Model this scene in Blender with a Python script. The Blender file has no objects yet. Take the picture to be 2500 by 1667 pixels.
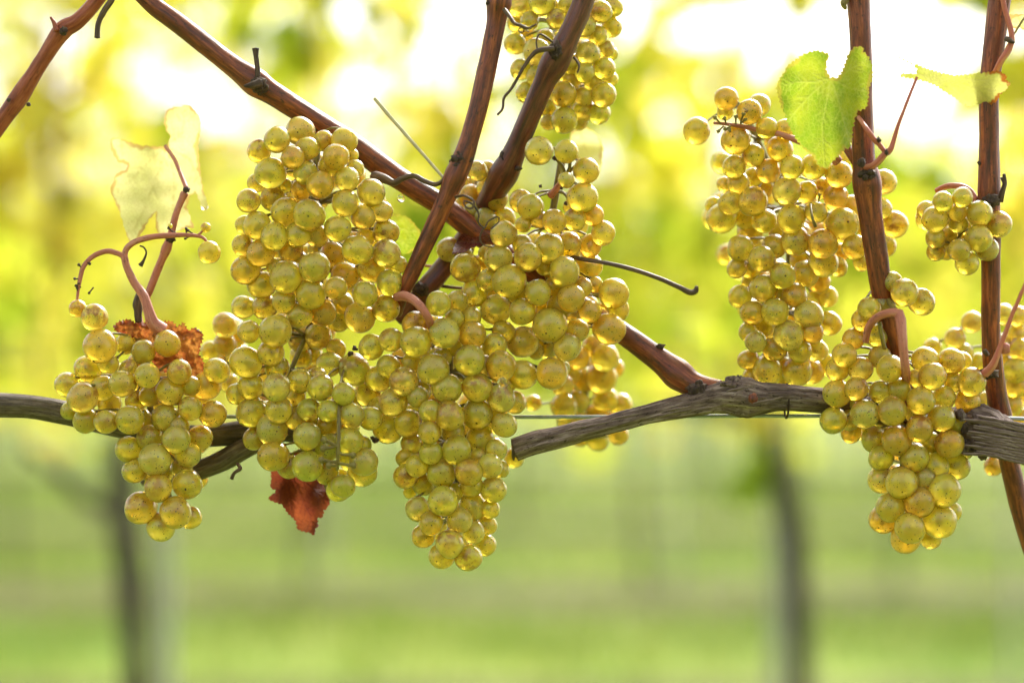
import bpy, bmesh, math, random
import numpy as np
from mathutils import Vector, Matrix, noise
from mathutils.geometry import delaunay_2d_cdt

R = math.radians
sc = bpy.context.scene
col = sc.collection

# ------------------------------------------------------------------ camera
CAM_H = 0.95                  # metres above the ground
FPX = 2500 * 85 / 36          # focal length in photograph pixels
FOC = 1.10                    # distance of the fruit wire from the camera
cam_d = bpy.data.cameras.new('camera'); cam = bpy.data.objects.new('camera', cam_d); col.objects.link(cam)
cam.location = (0, 0, CAM_H); cam.rotation_euler = (R(90), 0, 0)
cam_d.lens = 85; cam_d.sensor_width = 36; cam_d.sensor_fit = 'HORIZONTAL'
cam_d.clip_start = 0.05; cam_d.clip_end = 500
cam_d.dof.use_dof = True; cam_d.dof.focus_distance = FOC + 0.010
cam_d.dof.aperture_fstop = 3.2; cam_d.dof.aperture_blades = 0
sc.camera = cam

# ------------------------------------------------------------------ world, sun, exposure
SUN_EL, SUN_AZ = 40, 28       # sun high behind the row, a little to the right
w = bpy.data.worlds.new('World'); sc.world = w; w.use_nodes = True
nt = w.node_tree; nt.nodes.clear()
sky = nt.nodes.new('ShaderNodeTexSky'); sky.sky_type = 'NISHITA'; sky.sun_disc = False
sky.sun_elevation = R(SUN_EL); sky.sun_rotation = R(SUN_AZ)
sky.air_density = 1.0; sky.dust_density = 6.0; sky.ozone_density = 1.0
hs = nt.nodes.new('ShaderNodeHueSaturation'); hs.inputs['Saturation'].default_value = 0.22
bg = nt.nodes.new('ShaderNodeBackground'); bg.inputs['Strength'].default_value = 0.15
wo = nt.nodes.new('ShaderNodeOutputWorld')
ga = nt.nodes.new('ShaderNodeGamma'); ga.inputs['Gamma'].default_value = .86
nt.links.new(sky.outputs[0], ga.inputs['Color']); nt.links.new(ga.outputs[0], hs.inputs['Color']); nt.links.new(hs.outputs[0], bg.inputs['Color'])
nt.links.new(bg.outputs[0], wo.inputs['Surface'])
sl = bpy.data.lights.new('sun', 'SUN'); so = bpy.data.objects.new('sun', sl); col.objects.link(so)
sl.energy = 1.5; sl.angle = R(14); sl.color = (1.0, 0.95, 0.86)
sd = Vector((math.sin(R(SUN_AZ)) * math.cos(R(SUN_EL)), math.cos(R(SUN_AZ)) * math.cos(R(SUN_EL)), math.sin(R(SUN_EL))))
so.rotation_euler = sd.to_track_quat('Z', 'Y').to_euler(); so.location = sd * 20
sc.view_settings.view_transform = 'Standard'; sc.view_settings.look = 'None'
sc.view_settings.gamma = 1.0; sc.view_settings.use_curve_mapping = False
sc.view_settings.exposure = 1.84
sc.render.engine = 'CYCLES'
sc.cycles.use_denoising = True
sc.cycles.max_bounces = 10; sc.cycles.diffuse_bounces = 4; sc.cycles.glossy_bounces = 3
sc.cycles.transmission_bounces = 6; sc.cycles.transparent_max_bounces = 8
sc.cycles.sample_clamp_indirect = 6
sc.cycles.caustics_reflective = False

rnd = random.Random(11)

# ------------------------------------------------------------------ helpers
def P(px, py, off=0.0):
    """the point of the place seen at photograph pixel (px, py), off metres beyond the wire"""
    D = FOC + off
    return Vector(((px - 1250) / FPX * D, D, CAM_H - (py - 833.5) / FPX * D))
def F(px, py, off=0.0):       # same, from the 2352-wide overview
    return P(px * 2500 / 2352, py * 2500 / 2352, off)
def pr(px, off=0.0): return px / FPX * (FOC + off)   # a size in photo pixels -> metres
K = 2500 / 2352

def tag(o, label=None, cat=None, group=None, kind=None):
    if label: o['label'] = label
    if cat: o['category'] = cat
    if group: o['group'] = group
    if kind: o['kind'] = kind
    return o
def empty(name, loc):
    o = bpy.data.objects.new(name, None); col.objects.link(o); o.location = loc; o.empty_display_size = .01
    return o
def link(name, me, parent=None, mat=None):
    o = bpy.data.objects.new(name, me); col.objects.link(o)
    if mat is not None and not me.materials: me.materials.append(mat)
    if parent is not None:
        o.parent = parent
        # geometry is written in world coordinates: cancel the parents' offsets
        off = Vector((0, 0, 0)); p = parent
        while p is not None:
            off += p.location; p = p.parent
        o.location = -off
    return o
def mesh(name, verts, faces, smooth=True):
    me = bpy.data.meshes.new(name); me.from_pydata([tuple(v) for v in verts], [], faces)
    if smooth: me.polygons.foreach_set('use_smooth', [True] * len(me.polygons))
    me.update()
    return me
class MB:
    """collects tubes and lumps; build() links them as ONE mesh object"""
    def __init__(s): s.v = []; s.f = []; s.bk = []
    def add(s, v, f, bk=None):
        n = len(s.v); s.v += v; s.f += [tuple(i + n for i in q) for q in f]
        s.bk += bk if bk else [(0, 0, 0)] * len(v)
    def tube(s, pts, rad, seg=12, step=None, rough=0.0, freq=3.0, cap=True, seed=0.0, long=1.0, nodes=()):
        """a tapered tube through pts; rough = share of the radius moved by noise; nodes = (t, gain, width) swellings"""
        pts = [Vector(p) for p in pts]
        if not isinstance(rad, (list, tuple)): rad = [rad] * len(pts)
        # Catmull-Rom resampling
        out = []; n = len(pts)
        tot = sum((pts[i + 1] - pts[i]).length for i in range(n - 1))
        step = step or max(tot / 60, 0.0006)
        acc = 0.0
        for i in range(n - 1):
            p0 = pts[max(i - 1, 0)]; p1 = pts[i]; p2 = pts[i + 1]; p3 = pts[min(i + 2, n - 1)]
            L = (p2 - p1).length; m = max(2, int(L / step))
            for k in range(m + (1 if i == n - 2 else 0)):
                t = k / m
                q = 0.5 * ((2 * p1) + (p2 - p0) * t + (2 * p0 - 5 * p1 + 4 * p2 - p3) * t * t + (3 * p1 - p0 - 3 * p2 + p3) * t ** 3)
                out.append((q, rad[i] + (rad[i + 1] - rad[i]) * t, acc + L * t))
            acc += L
        v = []; bk = []; f = []
        d0 = (out[1][0] - out[0][0]).normalized()
        up = Vector((0, 0, 1)) if abs(d0.z) < .9 else Vector((0, 1, 0))
        a = d0.cross(up).normalized()
        for k, (q, r, l) in enumerate(out):
            d = (out[min(k + 1, len(out) - 1)][0] - out[max(k - 1, 0)][0])
            d = d.normalized() if d.length > 1e-9 else d0
            a = (a - d * a.dot(d)).normalized(); b = d.cross(a)
            g = 1.0
            for (tn, gain, wd) in nodes:
                g += gain * math.exp(-((l - tn * acc) / wd) ** 2)
            for j in range(seg):
                th = 2 * math.pi * j / seg; c, s_ = math.cos(th), math.sin(th)
                rr = r * g
                if rough:
                    nv = Vector((c * freq, s_ * freq, l / r * 0.22 * long + seed))
                    rr *= 1 + rough * (noise.noise(nv) + .5 * noise.noise(nv * 2.7))
                    rr *= 1 + rough * .6 * noise.noise(Vector((c * 1.1, s_ * 1.1, l / r * .35 + seed * 3)))
                v.append(q + a * (c * rr) + b * (s_ * rr)); bk.append((c * r, s_ * r, l))
        m = len(out)
        for k in range(m - 1):
            for j in range(seg):
                j2 = (j + 1) % seg
                f.append((k * seg + j, k * seg + j2, (k + 1) * seg + j2, (k + 1) * seg + j))
        if cap:
            for k in (0, m - 1):
                c0 = len(v); q, r, l = out[k]
                dd = (out[1][0] - out[0][0]).normalized() * -1 if k == 0 else (out[-1][0] - out[-2][0]).normalized()
                v.append(q + dd * r * .25); bk.append((0, 0, l))
                for j in range(seg):
                    j2 = (j + 1) % seg
                    f.append((c0, k * seg + j2, k * seg + j) if k == 0 else (c0, k * seg + j, k * seg + j2))
        s.add(v, f, bk); return s
    def lump(s, c, r, sc3=(1, 1, 1), rough=.25, seed=0.0, sub=3, freq=1.6):
        bm = bmesh.new(); bmesh.ops.create_icosphere(bm, subdivisions=sub, radius=1)
        v = []; bk = []
        for q in bm.verts:
            k = 1 + rough * noise.noise(q.co * freq + Vector((seed, seed * 2, 0))) * 2
            v.append(Vector(c) + Vector((q.co.x * sc3[0], q.co.y * sc3[1], q.co.z * sc3[2])) * r * k); bk.append(tuple(q.co * r))
        f = [tuple(x.index for x in p.verts) for p in bm.faces]; bm.free()
        s.add(v, f, bk); return s
    def mesh(s, name, mat=None):
        me = mesh(name, s.v, s.f)
        at = me.attributes.new('bark', 'FLOAT_VECTOR', 'POINT'); at.data.foreach_set('vector', [c for t in s.bk for c in t])
        if mat is not None: me.materials.append(mat)
        return me
    def build(s, name, mat, parent=None): return link(name, s.mesh(name, mat), parent)

# ------------------------------------------------------------------ materials
class NT:
    def __init__(s, name):
        s.m = bpy.data.materials.new(name); s.m.use_nodes = True
        s.t = s.m.node_tree; s.t.nodes.clear(); s.out = s.t.nodes.new('ShaderNodeOutputMaterial')
    def n(s, typ, _in=None, **kw):
        x = s.t.nodes.new('ShaderNode' + typ)
        for k, v in kw.items(): setattr(x, k, v)
        for k, v in (_in or {}).items():
            if isinstance(v, bpy.types.NodeSocket): s.t.links.new(v, x.inputs[k])
            else: x.inputs[k].default_value = v
        return x
    def math(s, op, a, b=0.0, clamp=False):
        return s.n('Math', {0: a, 1: b}, operation=op, use_clamp=clamp).outputs[0]
    def mix(s, fac, a, b):
        x = s.n('Mix', data_type='RGBA')
        for i, v in ((0, fac), (6, a), (7, b)):
            if isinstance(v, bpy.types.NodeSocket): s.t.links.new(v, x.inputs[i])
            else: x.inputs[i].default_value = v if i == 0 else tuple(v) + (1,) if len(v) == 3 else v
        return x.outputs[2]
    def ramp(s, fac, stops):
        x = s.n('ValToRGB', {0: fac}); e = x.color_ramp.elements
        while len(e) < len(stops): e.new(.5)
        for i, (p, c) in enumerate(stops):
            e[i].position = p; e[i].color = tuple(c) + (1,) if len(c) == 3 else c
        return x.outputs[0]
    def step(s, v, a, b):     # smooth 0..1 between a and b
        return s.n('MapRange', {0: v, 1: a, 2: b}, interpolation_type='SMOOTHSTEP').outputs[0]
    def noise(s, vec, scale, detail=3, rough=.55):
        return s.n('TexNoise', {'Vector': vec, 'Scale': scale, 'Detail': detail, 'Roughness': rough}).outputs[0]
    def surf(s, x): s.t.links.new(x, s.out.inputs['Surface']); return s.m

def grape_material():
    g = NT('grape_skin')
    tc = g.n('TexCoord').outputs['Object']; oi = g.n('ObjectInfo')
    rv = oi.outputs['Random']; colr = oi.outputs['Color']
    off = g.n('VectorMath', {0: tc, 1: g.n('CombineXYZ', {0: g.math('MULTIPLY', rv, 37.0), 1: g.math('MULTIPLY', rv, 91.0), 2: g.math('MULTIPLY', rv, 53.0)}).outputs[0]}, operation='ADD').outputs[0]
    # mottling of the skin
    mot = g.noise(off, 1.3, 3)
    base = g.mix(g.math('MULTIPLY', g.step(mot, .42, .68), .45), colr, (0.90, 0.62, 0.14))
    # russet: warm brown clouds on part of the berries, mostly near their shoulders
    hi = g.n('SeparateXYZ', {0: g.n('TexCoord').outputs['Normal']}).outputs[2]
    rus = g.noise(off, 1.7, 5, .7)
    ra = g.step(rus, .45, .57)
    amt = g.step(g.math('FRACT', g.math('MULTIPLY', rv, 7.31)), .22, .70)
    rmask = g.math('MULTIPLY', g.math('MULTIPLY', ra, amt), g.n('Attribute', attribute_name='shoulder', attribute_type='GEOMETRY').outputs['Fac'])
    base = g.mix(g.math('MULTIPLY', rmask, .8), base, (0.42, 0.14, 0.035))
    bl = g.math('MULTIPLY', g.step(g.noise(off, 2.6, 5, .75), .50, .66), .13)      # patchy pale bloom
    base = g.mix(bl, base, (0.95, 0.86, 0.50))
    # lenticels: small dark dots of two sizes
    vo = g.n('TexVoronoi', {'Vector': off, 'Scale': 4.6, 'Randomness': 1.0})
    keep = g.step(g.n('SeparateColor', {0: vo.outputs['Color']}).outputs[0], .25, .45)
    sz = g.math('MULTIPLY', g.n('SeparateColor', {0: vo.outputs['Color']}).outputs[1], .12)
    d1 = g.math('MULTIPLY', g.math('LESS_THAN', vo.outputs['Distance'], g.math('ADD', sz, .11)), keep)
    vo2 = g.n('TexVoronoi', {'Vector': off, 'Scale': 9.0, 'Randomness': 1.0})
    k2 = g.math('GREATER_THAN', g.noise(off, 1.9, 3), .53)
    d2 = g.math('MULTIPLY', g.math('LESS_THAN', vo2.outputs['Distance'], .22), k2)
    # stylar scar at the far pole (local -Z)
    scar = g.math('LESS_THAN', g.n('VectorMath', {0: tc, 1: (0, 0, -1)}, operation='DISTANCE').outputs['Value'], g.math('ADD', .035, g.math('MULTIPLY', g.math('FRACT', g.math('MULTIPLY', rv, 5.3)), .035)))
    # a few irregular dark scratches and scabs
    sn = g.noise(g.n('Mapping', {0: off, 3: (1, 1, 3.2)}).outputs[0], 2.4, 5, .75)
    scab = g.math('MULTIPLY', g.math('GREATER_THAN', sn, g.math('SUBTRACT', .715, g.math('MULTIPLY', g.math('GREATER_THAN', g.math('FRACT', g.math('MULTIPLY', rv, 11.7)), .95), .10))), g.math('GREATER_THAN', g.math('FRACT', g.math('MULTIPLY', rv, 3.77)), .35))
    dots = g.math('MAXIMUM', g.math('MAXIMUM', g.math('MULTIPLY', d1, .85), g.math('MULTIPLY', d2, .7)), g.math('MAXIMUM', scar, g.math('MULTIPLY', scab, .9)))
    colf = g.mix(dots, base, (0.05, 0.014, 0.006))
    fine = g.noise(off, 22, 3)
    rgh = g.math('ADD', g.math('MULTIPLY', g.step(g.noise(off, .9, 2), .4, .6), .18), .12)
    bmp = g.n('Bump', {'Height': g.math('SUBTRACT', g.math('MULTIPLY', fine, .5), g.math('MULTIPLY', dots, .5)), 'Strength': .22, 'Distance': .0006})
    nd = g.math('SUBTRACT', 1.0, dots)
    flesh = g.n('BsdfPrincipled', {'Base Color': colf, 'Roughness': rgh, 'IOR': 1.42, 'Subsurface Weight': nd,
            'Subsurface Radius': (1.0, 0.75, 0.16), 'Subsurface Scale': GR_SSS, 'Coat Weight': 1.0, 'Coat Roughness': .10, 'Coat IOR': 1.62, 'Normal': bmp.outputs[0]}, subsurface_method='RANDOM_WALK')
    # the clear juice: light refracted and softened on its way through the berry
    tint = g.mix(.35, base, (1, .95, .42))
    juice = g.n('BsdfRefraction', {'Color': tint, 'Roughness': .38, 'IOR': 1.33, 'Normal': bmp.outputs[0]})
    fr = g.n('LayerWeight', {'Blend': .25}).outputs['Facing']
    gl = g.n('BsdfGlossy', {'Color': (1, 1, 1, 1), 'Roughness': rgh, 'Normal': bmp.outputs[0]})
    frs = g.n('Fresnel', {'IOR': 1.42}).outputs[0]
    jc = g.n('MixShader', {0: frs, 1: juice.outputs[0], 2: gl.outputs[0]}).outputs[0]
    fac = g.math('MULTIPLY', nd, GR_TR)
    return g.surf(g.n('MixShader', {0: fac, 1: flesh.outputs[0], 2: jc}).outputs[0])
GR_SSS = 0.012; GR_TR = 0.55

def bark_material(name, c1, c2, c3, streak=260, bump=.5, rough=.5, speck=.5, gloss=.5):
    g = NT(name)
    a = g.n('Attribute', attribute_name='bark', attribute_type='GEOMETRY').outputs['Vector']
    st = g.n('Mapping', {0: a, 3: (1, 1, .10)}).outputs[0]
    n1 = g.noise(st, streak * 2.2, 5, .65); n2 = g.noise(a, 70, 4, .6); n3 = g.noise(st, streak * 6, 3, .6)
    n4 = g.noise(g.n('Mapping', {0: a, 3: (1, 1, .35)}).outputs[0], 900, 3, .7)
    c = g.ramp(n1, [(.30, c1), (.50, c2), (.70, c3)])
    c = g.mix(g.math('MULTIPLY', g.step(n2, .45, .7), .5), c, c1)
    c = g.mix(g.math('MULTIPLY', g.step(n4, .58, .66), speck), c, tuple(x * .22 for x in c1))
    h = g.math('ADD', g.math('MULTIPLY', n1, .7), g.math('MULTIPLY', n3, .4))
    b = g.n('Bump', {'Height': h, 'Strength': bump, 'Distance': .0012})
    p = g.n('BsdfPrincipled', {'Base Color': c, 'Roughness': g.math('ADD', g.math('MULTIPLY', n2, .3), rough - .15), 'Specular IOR Level': gloss, 'Normal': b.outputs[0]})
    return g.surf(p.outputs[0])

def leaf_material(name, c1, c2, vein, edge=None, trans=.55, rough=.42, scale=60, blotch=None, bump=.5):
    g = NT(name)
    tc = g.n('TexCoord').outputs['Object']
    v = g.n('Attribute', attribute_name='vein', attribute_type='GEOMETRY').outputs['Fac']
    e = g.n('Attribute', attribute_name='edge', attribute_type='GEOMETRY').outputs['Fac']
    n1 = g.noise(tc, scale, 4); n2 = g.noise(tc, scale * 12, 3)
    c = g.mix(g.step(n1, .35, .65), c1, c2)
    cells = g.n('TexVoronoi', {'Vector': tc, 'Scale': scale * 9}, feature='DISTANCE_TO_EDGE').outputs['Distance']
    c = g.mix(g.math('MULTIPLY', g.math('SUBTRACT', 1.0, g.step(cells, 0.0, .10)), .35), c, vein)
    c = g.mix(g.math('MULTIPLY', v, .85), c, vein)
    if blotch: c = g.mix(g.step(g.noise(tc, scale * 2.2, 5, .7), .60, .72), c, blotch)
    if edge: c = g.mix(g.step(g.math('ADD', e, g.math('MULTIPLY', g.math('SUBTRACT', g.noise(tc, scale * 1.5, 3), .5), 1.6)), .7, .95), c, edge)
    h = g.math('ADD', g.math('MULTIPLY', n2, .3), g.math('SUBTRACT', g.math('MULTIPLY', g.step(cells, 0, .2), .5), g.math('MULTIPLY', v, .8)))
    b = g.n('Bump', {'Height': h, 'Strength': bump, 'Distance': .0006})
    p = g.n('BsdfPrincipled', {'Base Color': c, 'Roughness': rough, 'Normal': b.outputs[0]})
    t = g.n('BsdfTranslucent', {'Color': c, 'Normal': b.outputs[0]})
    return g.surf(g.n('MixShader', {0: trans, 1: p.outputs[0], 2: t.outputs[0]}).outputs[0])

def simple(name, c, rough=.5, metal=0.0, var=0.0, scale=40):
    g = NT(name)
    cc = c
    if var:
        cc = g.mix(g.math('MULTIPLY', g.step(g.noise(g.n('TexCoord').outputs['Object'], scale, 4), .35, .65), var), c, tuple(x * .45 for x in c))
        p = g.n('BsdfPrincipled', {'Base Color': cc, 'Roughness': rough, 'Metallic': metal})
    else: p = g.n('BsdfPrincipled', {'Base Color': tuple(c) + (1,), 'Roughness': rough, 'Metallic': metal})
    return g.surf(p.outputs[0])

M_grape = grape_material()
M_cane = bark_material('cane_bark', (.040, .009, .006), (.19, .038, .013), (.44, .120, .035), rough=.42, bump=.35, speck=.75, gloss=.6)
M_cane_red = bark_material('young_cane_bark', (.15, .03, .02), (.33, .075, .035), (.46, .15, .08), rough=.4, bump=.2, speck=.45)
M_cane_dark = bark_material('dark_cane_bark', (.040, .010, .008), (.12, .026, .016), (.24, .065, .040), rough=.38, bump=.3, speck=.5, gloss=.7)
M_old = bark_material('old_wood', (.05, .033, .032), (.19, .135, .122), (.44, .36, .33), streak=330, bump=1.0, rough=.85, speck=.8, gloss=.25)
M_oldd = bark_material('dark_old_wood', (.04, .026, .019), (.11, .078, .055), (.24, .19, .15), streak=330, bump=.8, rough=.65, speck=.6)  # darker tone of old wood, for the left arms and the cut end
M_knot = bark_material('node_bark', (.02, .012, .01), (.07, .04, .03), (.17, .11, .08), rough=.7, bump=.9)
M_tend = bark_material('tendril_bark', (.04, .022, .015), (.10, .055, .035), (.20, .12, .07), rough=.5, bump=.3)
M_ped = bark_material('pink_stalk', (.32, .09, .06), (.54, .19, .14), (.62, .30, .23), rough=.5, bump=.25, speck=.6)
M_pink = bark_material('red_petiole', (.42, .09, .07), (.55, .16, .12), (.62, .28, .20), rough=.4, bump=.1, speck=.1)
M_green = bark_material('green_stalk', (.10, .065, .02), (.24, .19, .05), (.38, .34, .10), rough=.5, bump=.2, speck=.8)
M_straw = simple('straw', (.62, .55, .36), .6, var=.3, scale=200)
M_wire = simple('galvanised_wire', (.36, .40, .42), .38, .85, var=.4, scale=300)
M_tie = simple('rusty_tie_wire', (.05, .03, .025), .6, .6)
M_water = NT('water'); M_water = M_water.surf(M_water.n('BsdfPrincipled', {'Base Color': (1, 1, 1, 1), 'Roughness': 0.0, 'IOR': 1.333, 'Transmission Weight': 1.0}).outputs[0])
# ------------------------------------------------------------------ berries
M_pip = simple('grape_pip', (.22, .08, .02), .6)
def berry_mesh(seed, seeds_in=False):
    bm = bmesh.new(); bmesh.ops.create_icosphere(bm, subdivisions=4, radius=1)
    rr = random.Random(seed); o = Vector((rr.random() * 9, rr.random() * 9, rr.random() * 9))
    for v in bm.verts:
        v.co *= 1 + .05 * noise.noise(v.co * 1.1 + o)
        if v.co.z > .9: v.co.z -= (v.co.z - .9) * .8      # dimple where the stalk goes in
    nf = len(bm.faces)
    for k in range(2):       # the pips, seen as a dim core when light comes through
        a = rr.uniform(0, 6.28); m = Matrix.Translation((.13 * math.cos(a + k * 3), .13 * math.sin(a + k * 3), rr.uniform(-.05, .15))) @ Matrix.Rotation(rr.uniform(-.4, .4), 4, 'X') @ Matrix.Diagonal((.13, .10, .27, 1))
        bmesh.ops.create_icosphere(bm, subdivisions=2, radius=1, matrix=m)
    bm.faces.ensure_lookup_table()
    for f in list(bm.faces)[nf:]: f.material_index = 1
    me = bpy.data.meshes.new('grape'); bm.to_mesh(me); bm.free()
    me.polygons.foreach_set('use_smooth', [True] * len(me.polygons))
    at = me.attributes.new('shoulder', 'FLOAT', 'POINT')
    ax = Vector((rr.uniform(-.6, .6), rr.uniform(-.6, .6), .5)).normalized()
    at.data.foreach_set('value', [min(1, max(0, .55 + .75 * v.co.normalized().dot(ax))) for v in me.vertices])
    me.materials.append(M_grape); me.materials.append(M_pip)
    return me
BERRY = [berry_mesh(i) for i in range(9)]

# Every bunch is a list of berries, nearest first: (x, y, radius) measured on an enlargement whose
# corner and scale are given with it; depths follow from the order: touching berries cannot overlap.
def grp(x0, y0, s, l):
    o = []
    for i, (x, y, r) in enumerate(l):
        q = r * s * 1.04
        if q < 30 and i > 10: q += (30 - q) * .32      # partly hidden berries are as large as the others
        o.append((x0 + x * s, y0 + y * s, q))
    return o
B = {}
B['left'] = grp(100, 750, .3827, [(806,231,87),(377,250,105),(883,411,78),(860,1306,100),(638,1278,104),(727,972,100),(863,842,90),(933,1127,95),(654,282,75),(677,436,82),
  (520,487,88),(568,718,92),(797,705,87),(748,1150,87),(267,575,98),(952,646,76),(820,537,90),(693,835,82),(393,515,80),(300,395,88),(1120,405,80),(1095,680,86),(938,938,84),
  (765,1400,90),(955,1340,72),(1015,830,75),(557,905,83),(600,1045,72),(285,722,82),(415,730,75),(165,492,78),(950,500,62),(1060,500,88),(695,565,65),(605,600,60),(440,620,75),
  (185,660,50),(430,360,60),(560,390,50),(700,1040,70),(900,1030,65),(540,235,62),(640,720,70),(880,760,60),(780,1060,60),(1010,560,60)])
B['tall'] = grp(500, 250, .3508, [(803,573,97),(977,702,95),(725,787,113),(925,880,92),(765,1148,103),(1158,628,97),(990,535,85),(458,492,107),(568,762,102),(484,935,93),(503,260,92),
  (612,385,80),(715,322,85),(915,378,88),(868,445,80),(913,1292,78),(365,858,100),(1062,1028,102),(1100,800,85),(570,1215,110),(553,1385,85),(1113,1332,90),(1262,1050,100),
  (970,270,93),(700,490,85),(378,340,80),(663,200,105),(825,270,65),(303,685,85),(480,665,92),(675,600,75),(1045,460,50),(1020,370,35),(365,560,60),(560,580,40),(1225,760,75),
  (1290,1255,92),(1160,1165,95),(975,1205,97),(890,1065,95),(390,1050,95),(265,995,72),(285,1165,97),(395,1268,97),(418,1425,88),(270,1425,82),(740,1335,105),(662,1480,92),
  (1260,1435,95),(815,1460,97),(1077,1495,108),(1260,900,88),(1120,935,60),(275,850,55),(650,920,90),(780,930,80),(600,1030,80),(660,1100,60),(500,1150,60),(960,1400,75),(930,1520,75),(1345,1130,50)])
B['tall'] += grp(550, 780, .3443, [(150,302,110),(355,80,113),(168,85,80),(363,480,98),(180,475,92),(190,660,105),(530,435,88),(380,640,97),(332,780,108),(325,235,95),(80,525,75),
  (370,345,85),(660,120,95),(530,150,80),(540,260,85),(785,205,60),(505,700,85),(207,843,80),(500,540,70),(620,250,70),(650,400,60)])
B['green'] = grp(550, 780, .3443, [(880,862,98),(837,1180,82),(912,352,107),(730,648,80),(583,1038,107),(675,480,95),(838,527,80),(737,317,92),(982,1008,100),(583,827,97),(898,680,92),
  (1010,517,92),(597,640,80),(340,968,105),(800,1205,85),(970,1080,105),(720,1080,85),(730,900,95),(450,1040,85),(1030,700,85),(730,750,75),(970,890,60),(900,550,60),(1030,400,60),(620,750,60)])
B['low'] = grp(900, 650, .3188, [(1012,765,115),(773,718,122),(495,787,120),(362,580,118),(580,510,118),(620,1145,115),(272,880,115),(170,565,90),(535,285,98),(353,440,95),(795,525,105),
  (965,605,93),(660,400,65),(680,270,75),(152,765,90),(1175,830,110),(830,925,113),(1015,1005,105),(830,1130,120),(1040,1215,95),(20,618,97),(390,955,80),(600,935,115),(190,1040,107),
  (465,1270,88),(300,1200,105),(150,1240,118),(1115,1040,90),(785,390,75),(1030,500,80),(975,1170,75),(650,1270,90),(470,1110,80),(380,1000,80),(1060,900,60),(80,860,100),(80,1090,90),
  (560,700,70),(330,740,70),(650,620,60),(890,760,60)])
B['low'] += grp(900, 1000, .2678, [(740,1220,130),(680,830,142),(567,393,105),(1015,260,125),(830,1007,120),(665,575,130),(913,572,122),(800,370,135),(910,1345,120),(1105,510,112),
  (950,880,120),(1140,730,115),(570,1035,115),(955,1115,98),(1165,365,90),(440,510,100),(340,605,110),(450,905,115),(500,680,100),(1075,1050,82),(1060,1235,100),(670,1330,120),
  (500,1150,105),(330,440,70),(390,310,90),(1210,540,60),(940,690,100),(1110,905,80),(375,750,40),(1000,430,60),(720,480,70),(780,750,70)])
B['upper'] = grp(1000, 300, .3188, [(922,643,100),(1107,755,95),(908,1030,105),(763,1212,125),(720,852,100),(680,1035,105),(982,1300,102),(1185,1140,118),(1075,1550,130),
  (425,1110,110),(1353,365,100),(990,215,108),(1202,220,92),(1068,962,115),(862,1445,105),(660,1430,115),(1322,575,113),(1265,740,82),(1215,935,100),(1235,1345,105),(1563,1305,115),
  (1145,1410,95),(865,935,70),(855,600,90),(990,740,60),(870,780,45),(1405,705,80),(1482,845,92),(1385,940,90),(1370,1100,105),(600,1205,85),(495,1305,105),(600,1000,60),(1325,1260,70),
  (1528,1578,122),(1380,1445,85),(1420,1240,50),(1600,1430,80),(1100,1250,60),(1030,1100,60),(820,1320,60),(1200,440,50),(1240,640,50)])
B['upper'] += grp(900, 650, .3188, [(1405,820,123),(1520,620,103),(1180,580,120),(1600,490,90),(1280,650,60),(1380,640,55),(1480,780,60)])
B['behind'] = grp(1000, 300, .3188, [(655,570,98),(520,370,78),(600,360,70),(590,500,80),(470,570,100),(430,620,80),(580,740,90),(730,730,80),(300,970,90),(480,680,70),(400,460,60),
  (540,850,80),(400,1000,70),(450,900,60),(560,1080,70)])
B['far'] = grp(1250, 780, .236, [(960,390,150),(930,600,160),(960,820,130),(1120,880,120),(880,1000,130),(540,900,140),(680,850,120),(620,1030,150),(680,400,120),(750,620,130),(880,1240,120),
  (1100,1190,105),(700,1200,110),(220,860,70),(520,680,110),(850,1120,110),(1050,1050,100),(600,560,110),(840,280,110),(1060,500,90)])
B['top'] = grp(1100, 0, .2232, [(1000,30,140),(1165,215,110),(865,230,105),(1505,580,130),(1230,1030,145),(1455,275,130),(945,570,150),(1675,1040,140),(760,80,130),(740,240,120),(705,480,120),
  (1245,1320,145),(1680,750,120),(1465,800,105),(1640,130,125),(1610,390,105),(1760,300,110),(950,840,120),(770,760,115),(830,1015,115),(1630,1240,115),(1460,1060,90),(1460,1210,120),
  (1040,420,90),(1310,700,120),(1780,80,100),(1700,540,75),(1760,590,50),(1560,900,90),(1400,1330,85),(1070,1340,70),(1070,1190,80),(1100,950,120),(1750,870,60),(1300,60,120),
  (1560,60,100),(1150,-140,130),(900,-160,130),(1350,-150,130),(1600,-120,125),(1800,-110,110),(1300,430,100),(1150,600,110),(1330,880,90),(1120,760,90)])
B['right'] = grp(1620, 150, .3508, [(625,975,102),(858,905,97),(503,548,102),(230,485,97),(597,353,88),(437,260,82),(893,738,85),(1108,1270,102),(685,1375,93),(888,1095,100),(625,655,80),
  (730,765,85),(718,465,75),(850,475,65),(703,1110,85),(990,910,75),(1220,790,98),(1040,735,90),(1245,1130,112),(918,1250,100),(468,985,85),(405,1090,105),(1200,945,90),(535,1300,93),
  (1330,1293,85),(490,735,80),(520,850,75),(575,1080,85),(665,305,80),(620,810,60),(425,855,40),(350,1000,50),(810,610,90),(770,560,60),(1095,885,75),(1110,1400,100),(985,1480,95),
  (770,1290,85),(600,1190,90),(1530,840,90),(1515,1025,70),(1605,1135,95),(1545,1285,75),(1380,1400,50),(1240,680,60),(1300,1020,90),(800,1190,60),(1060,1050,80),(960,1390,80),
  (1210,1430,60),(1230,1330,60),(510,1440,60),(1330,1110,60),(430,350,50),(1420,900,80),(1420,1150,80),(700,880,60)])
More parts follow.
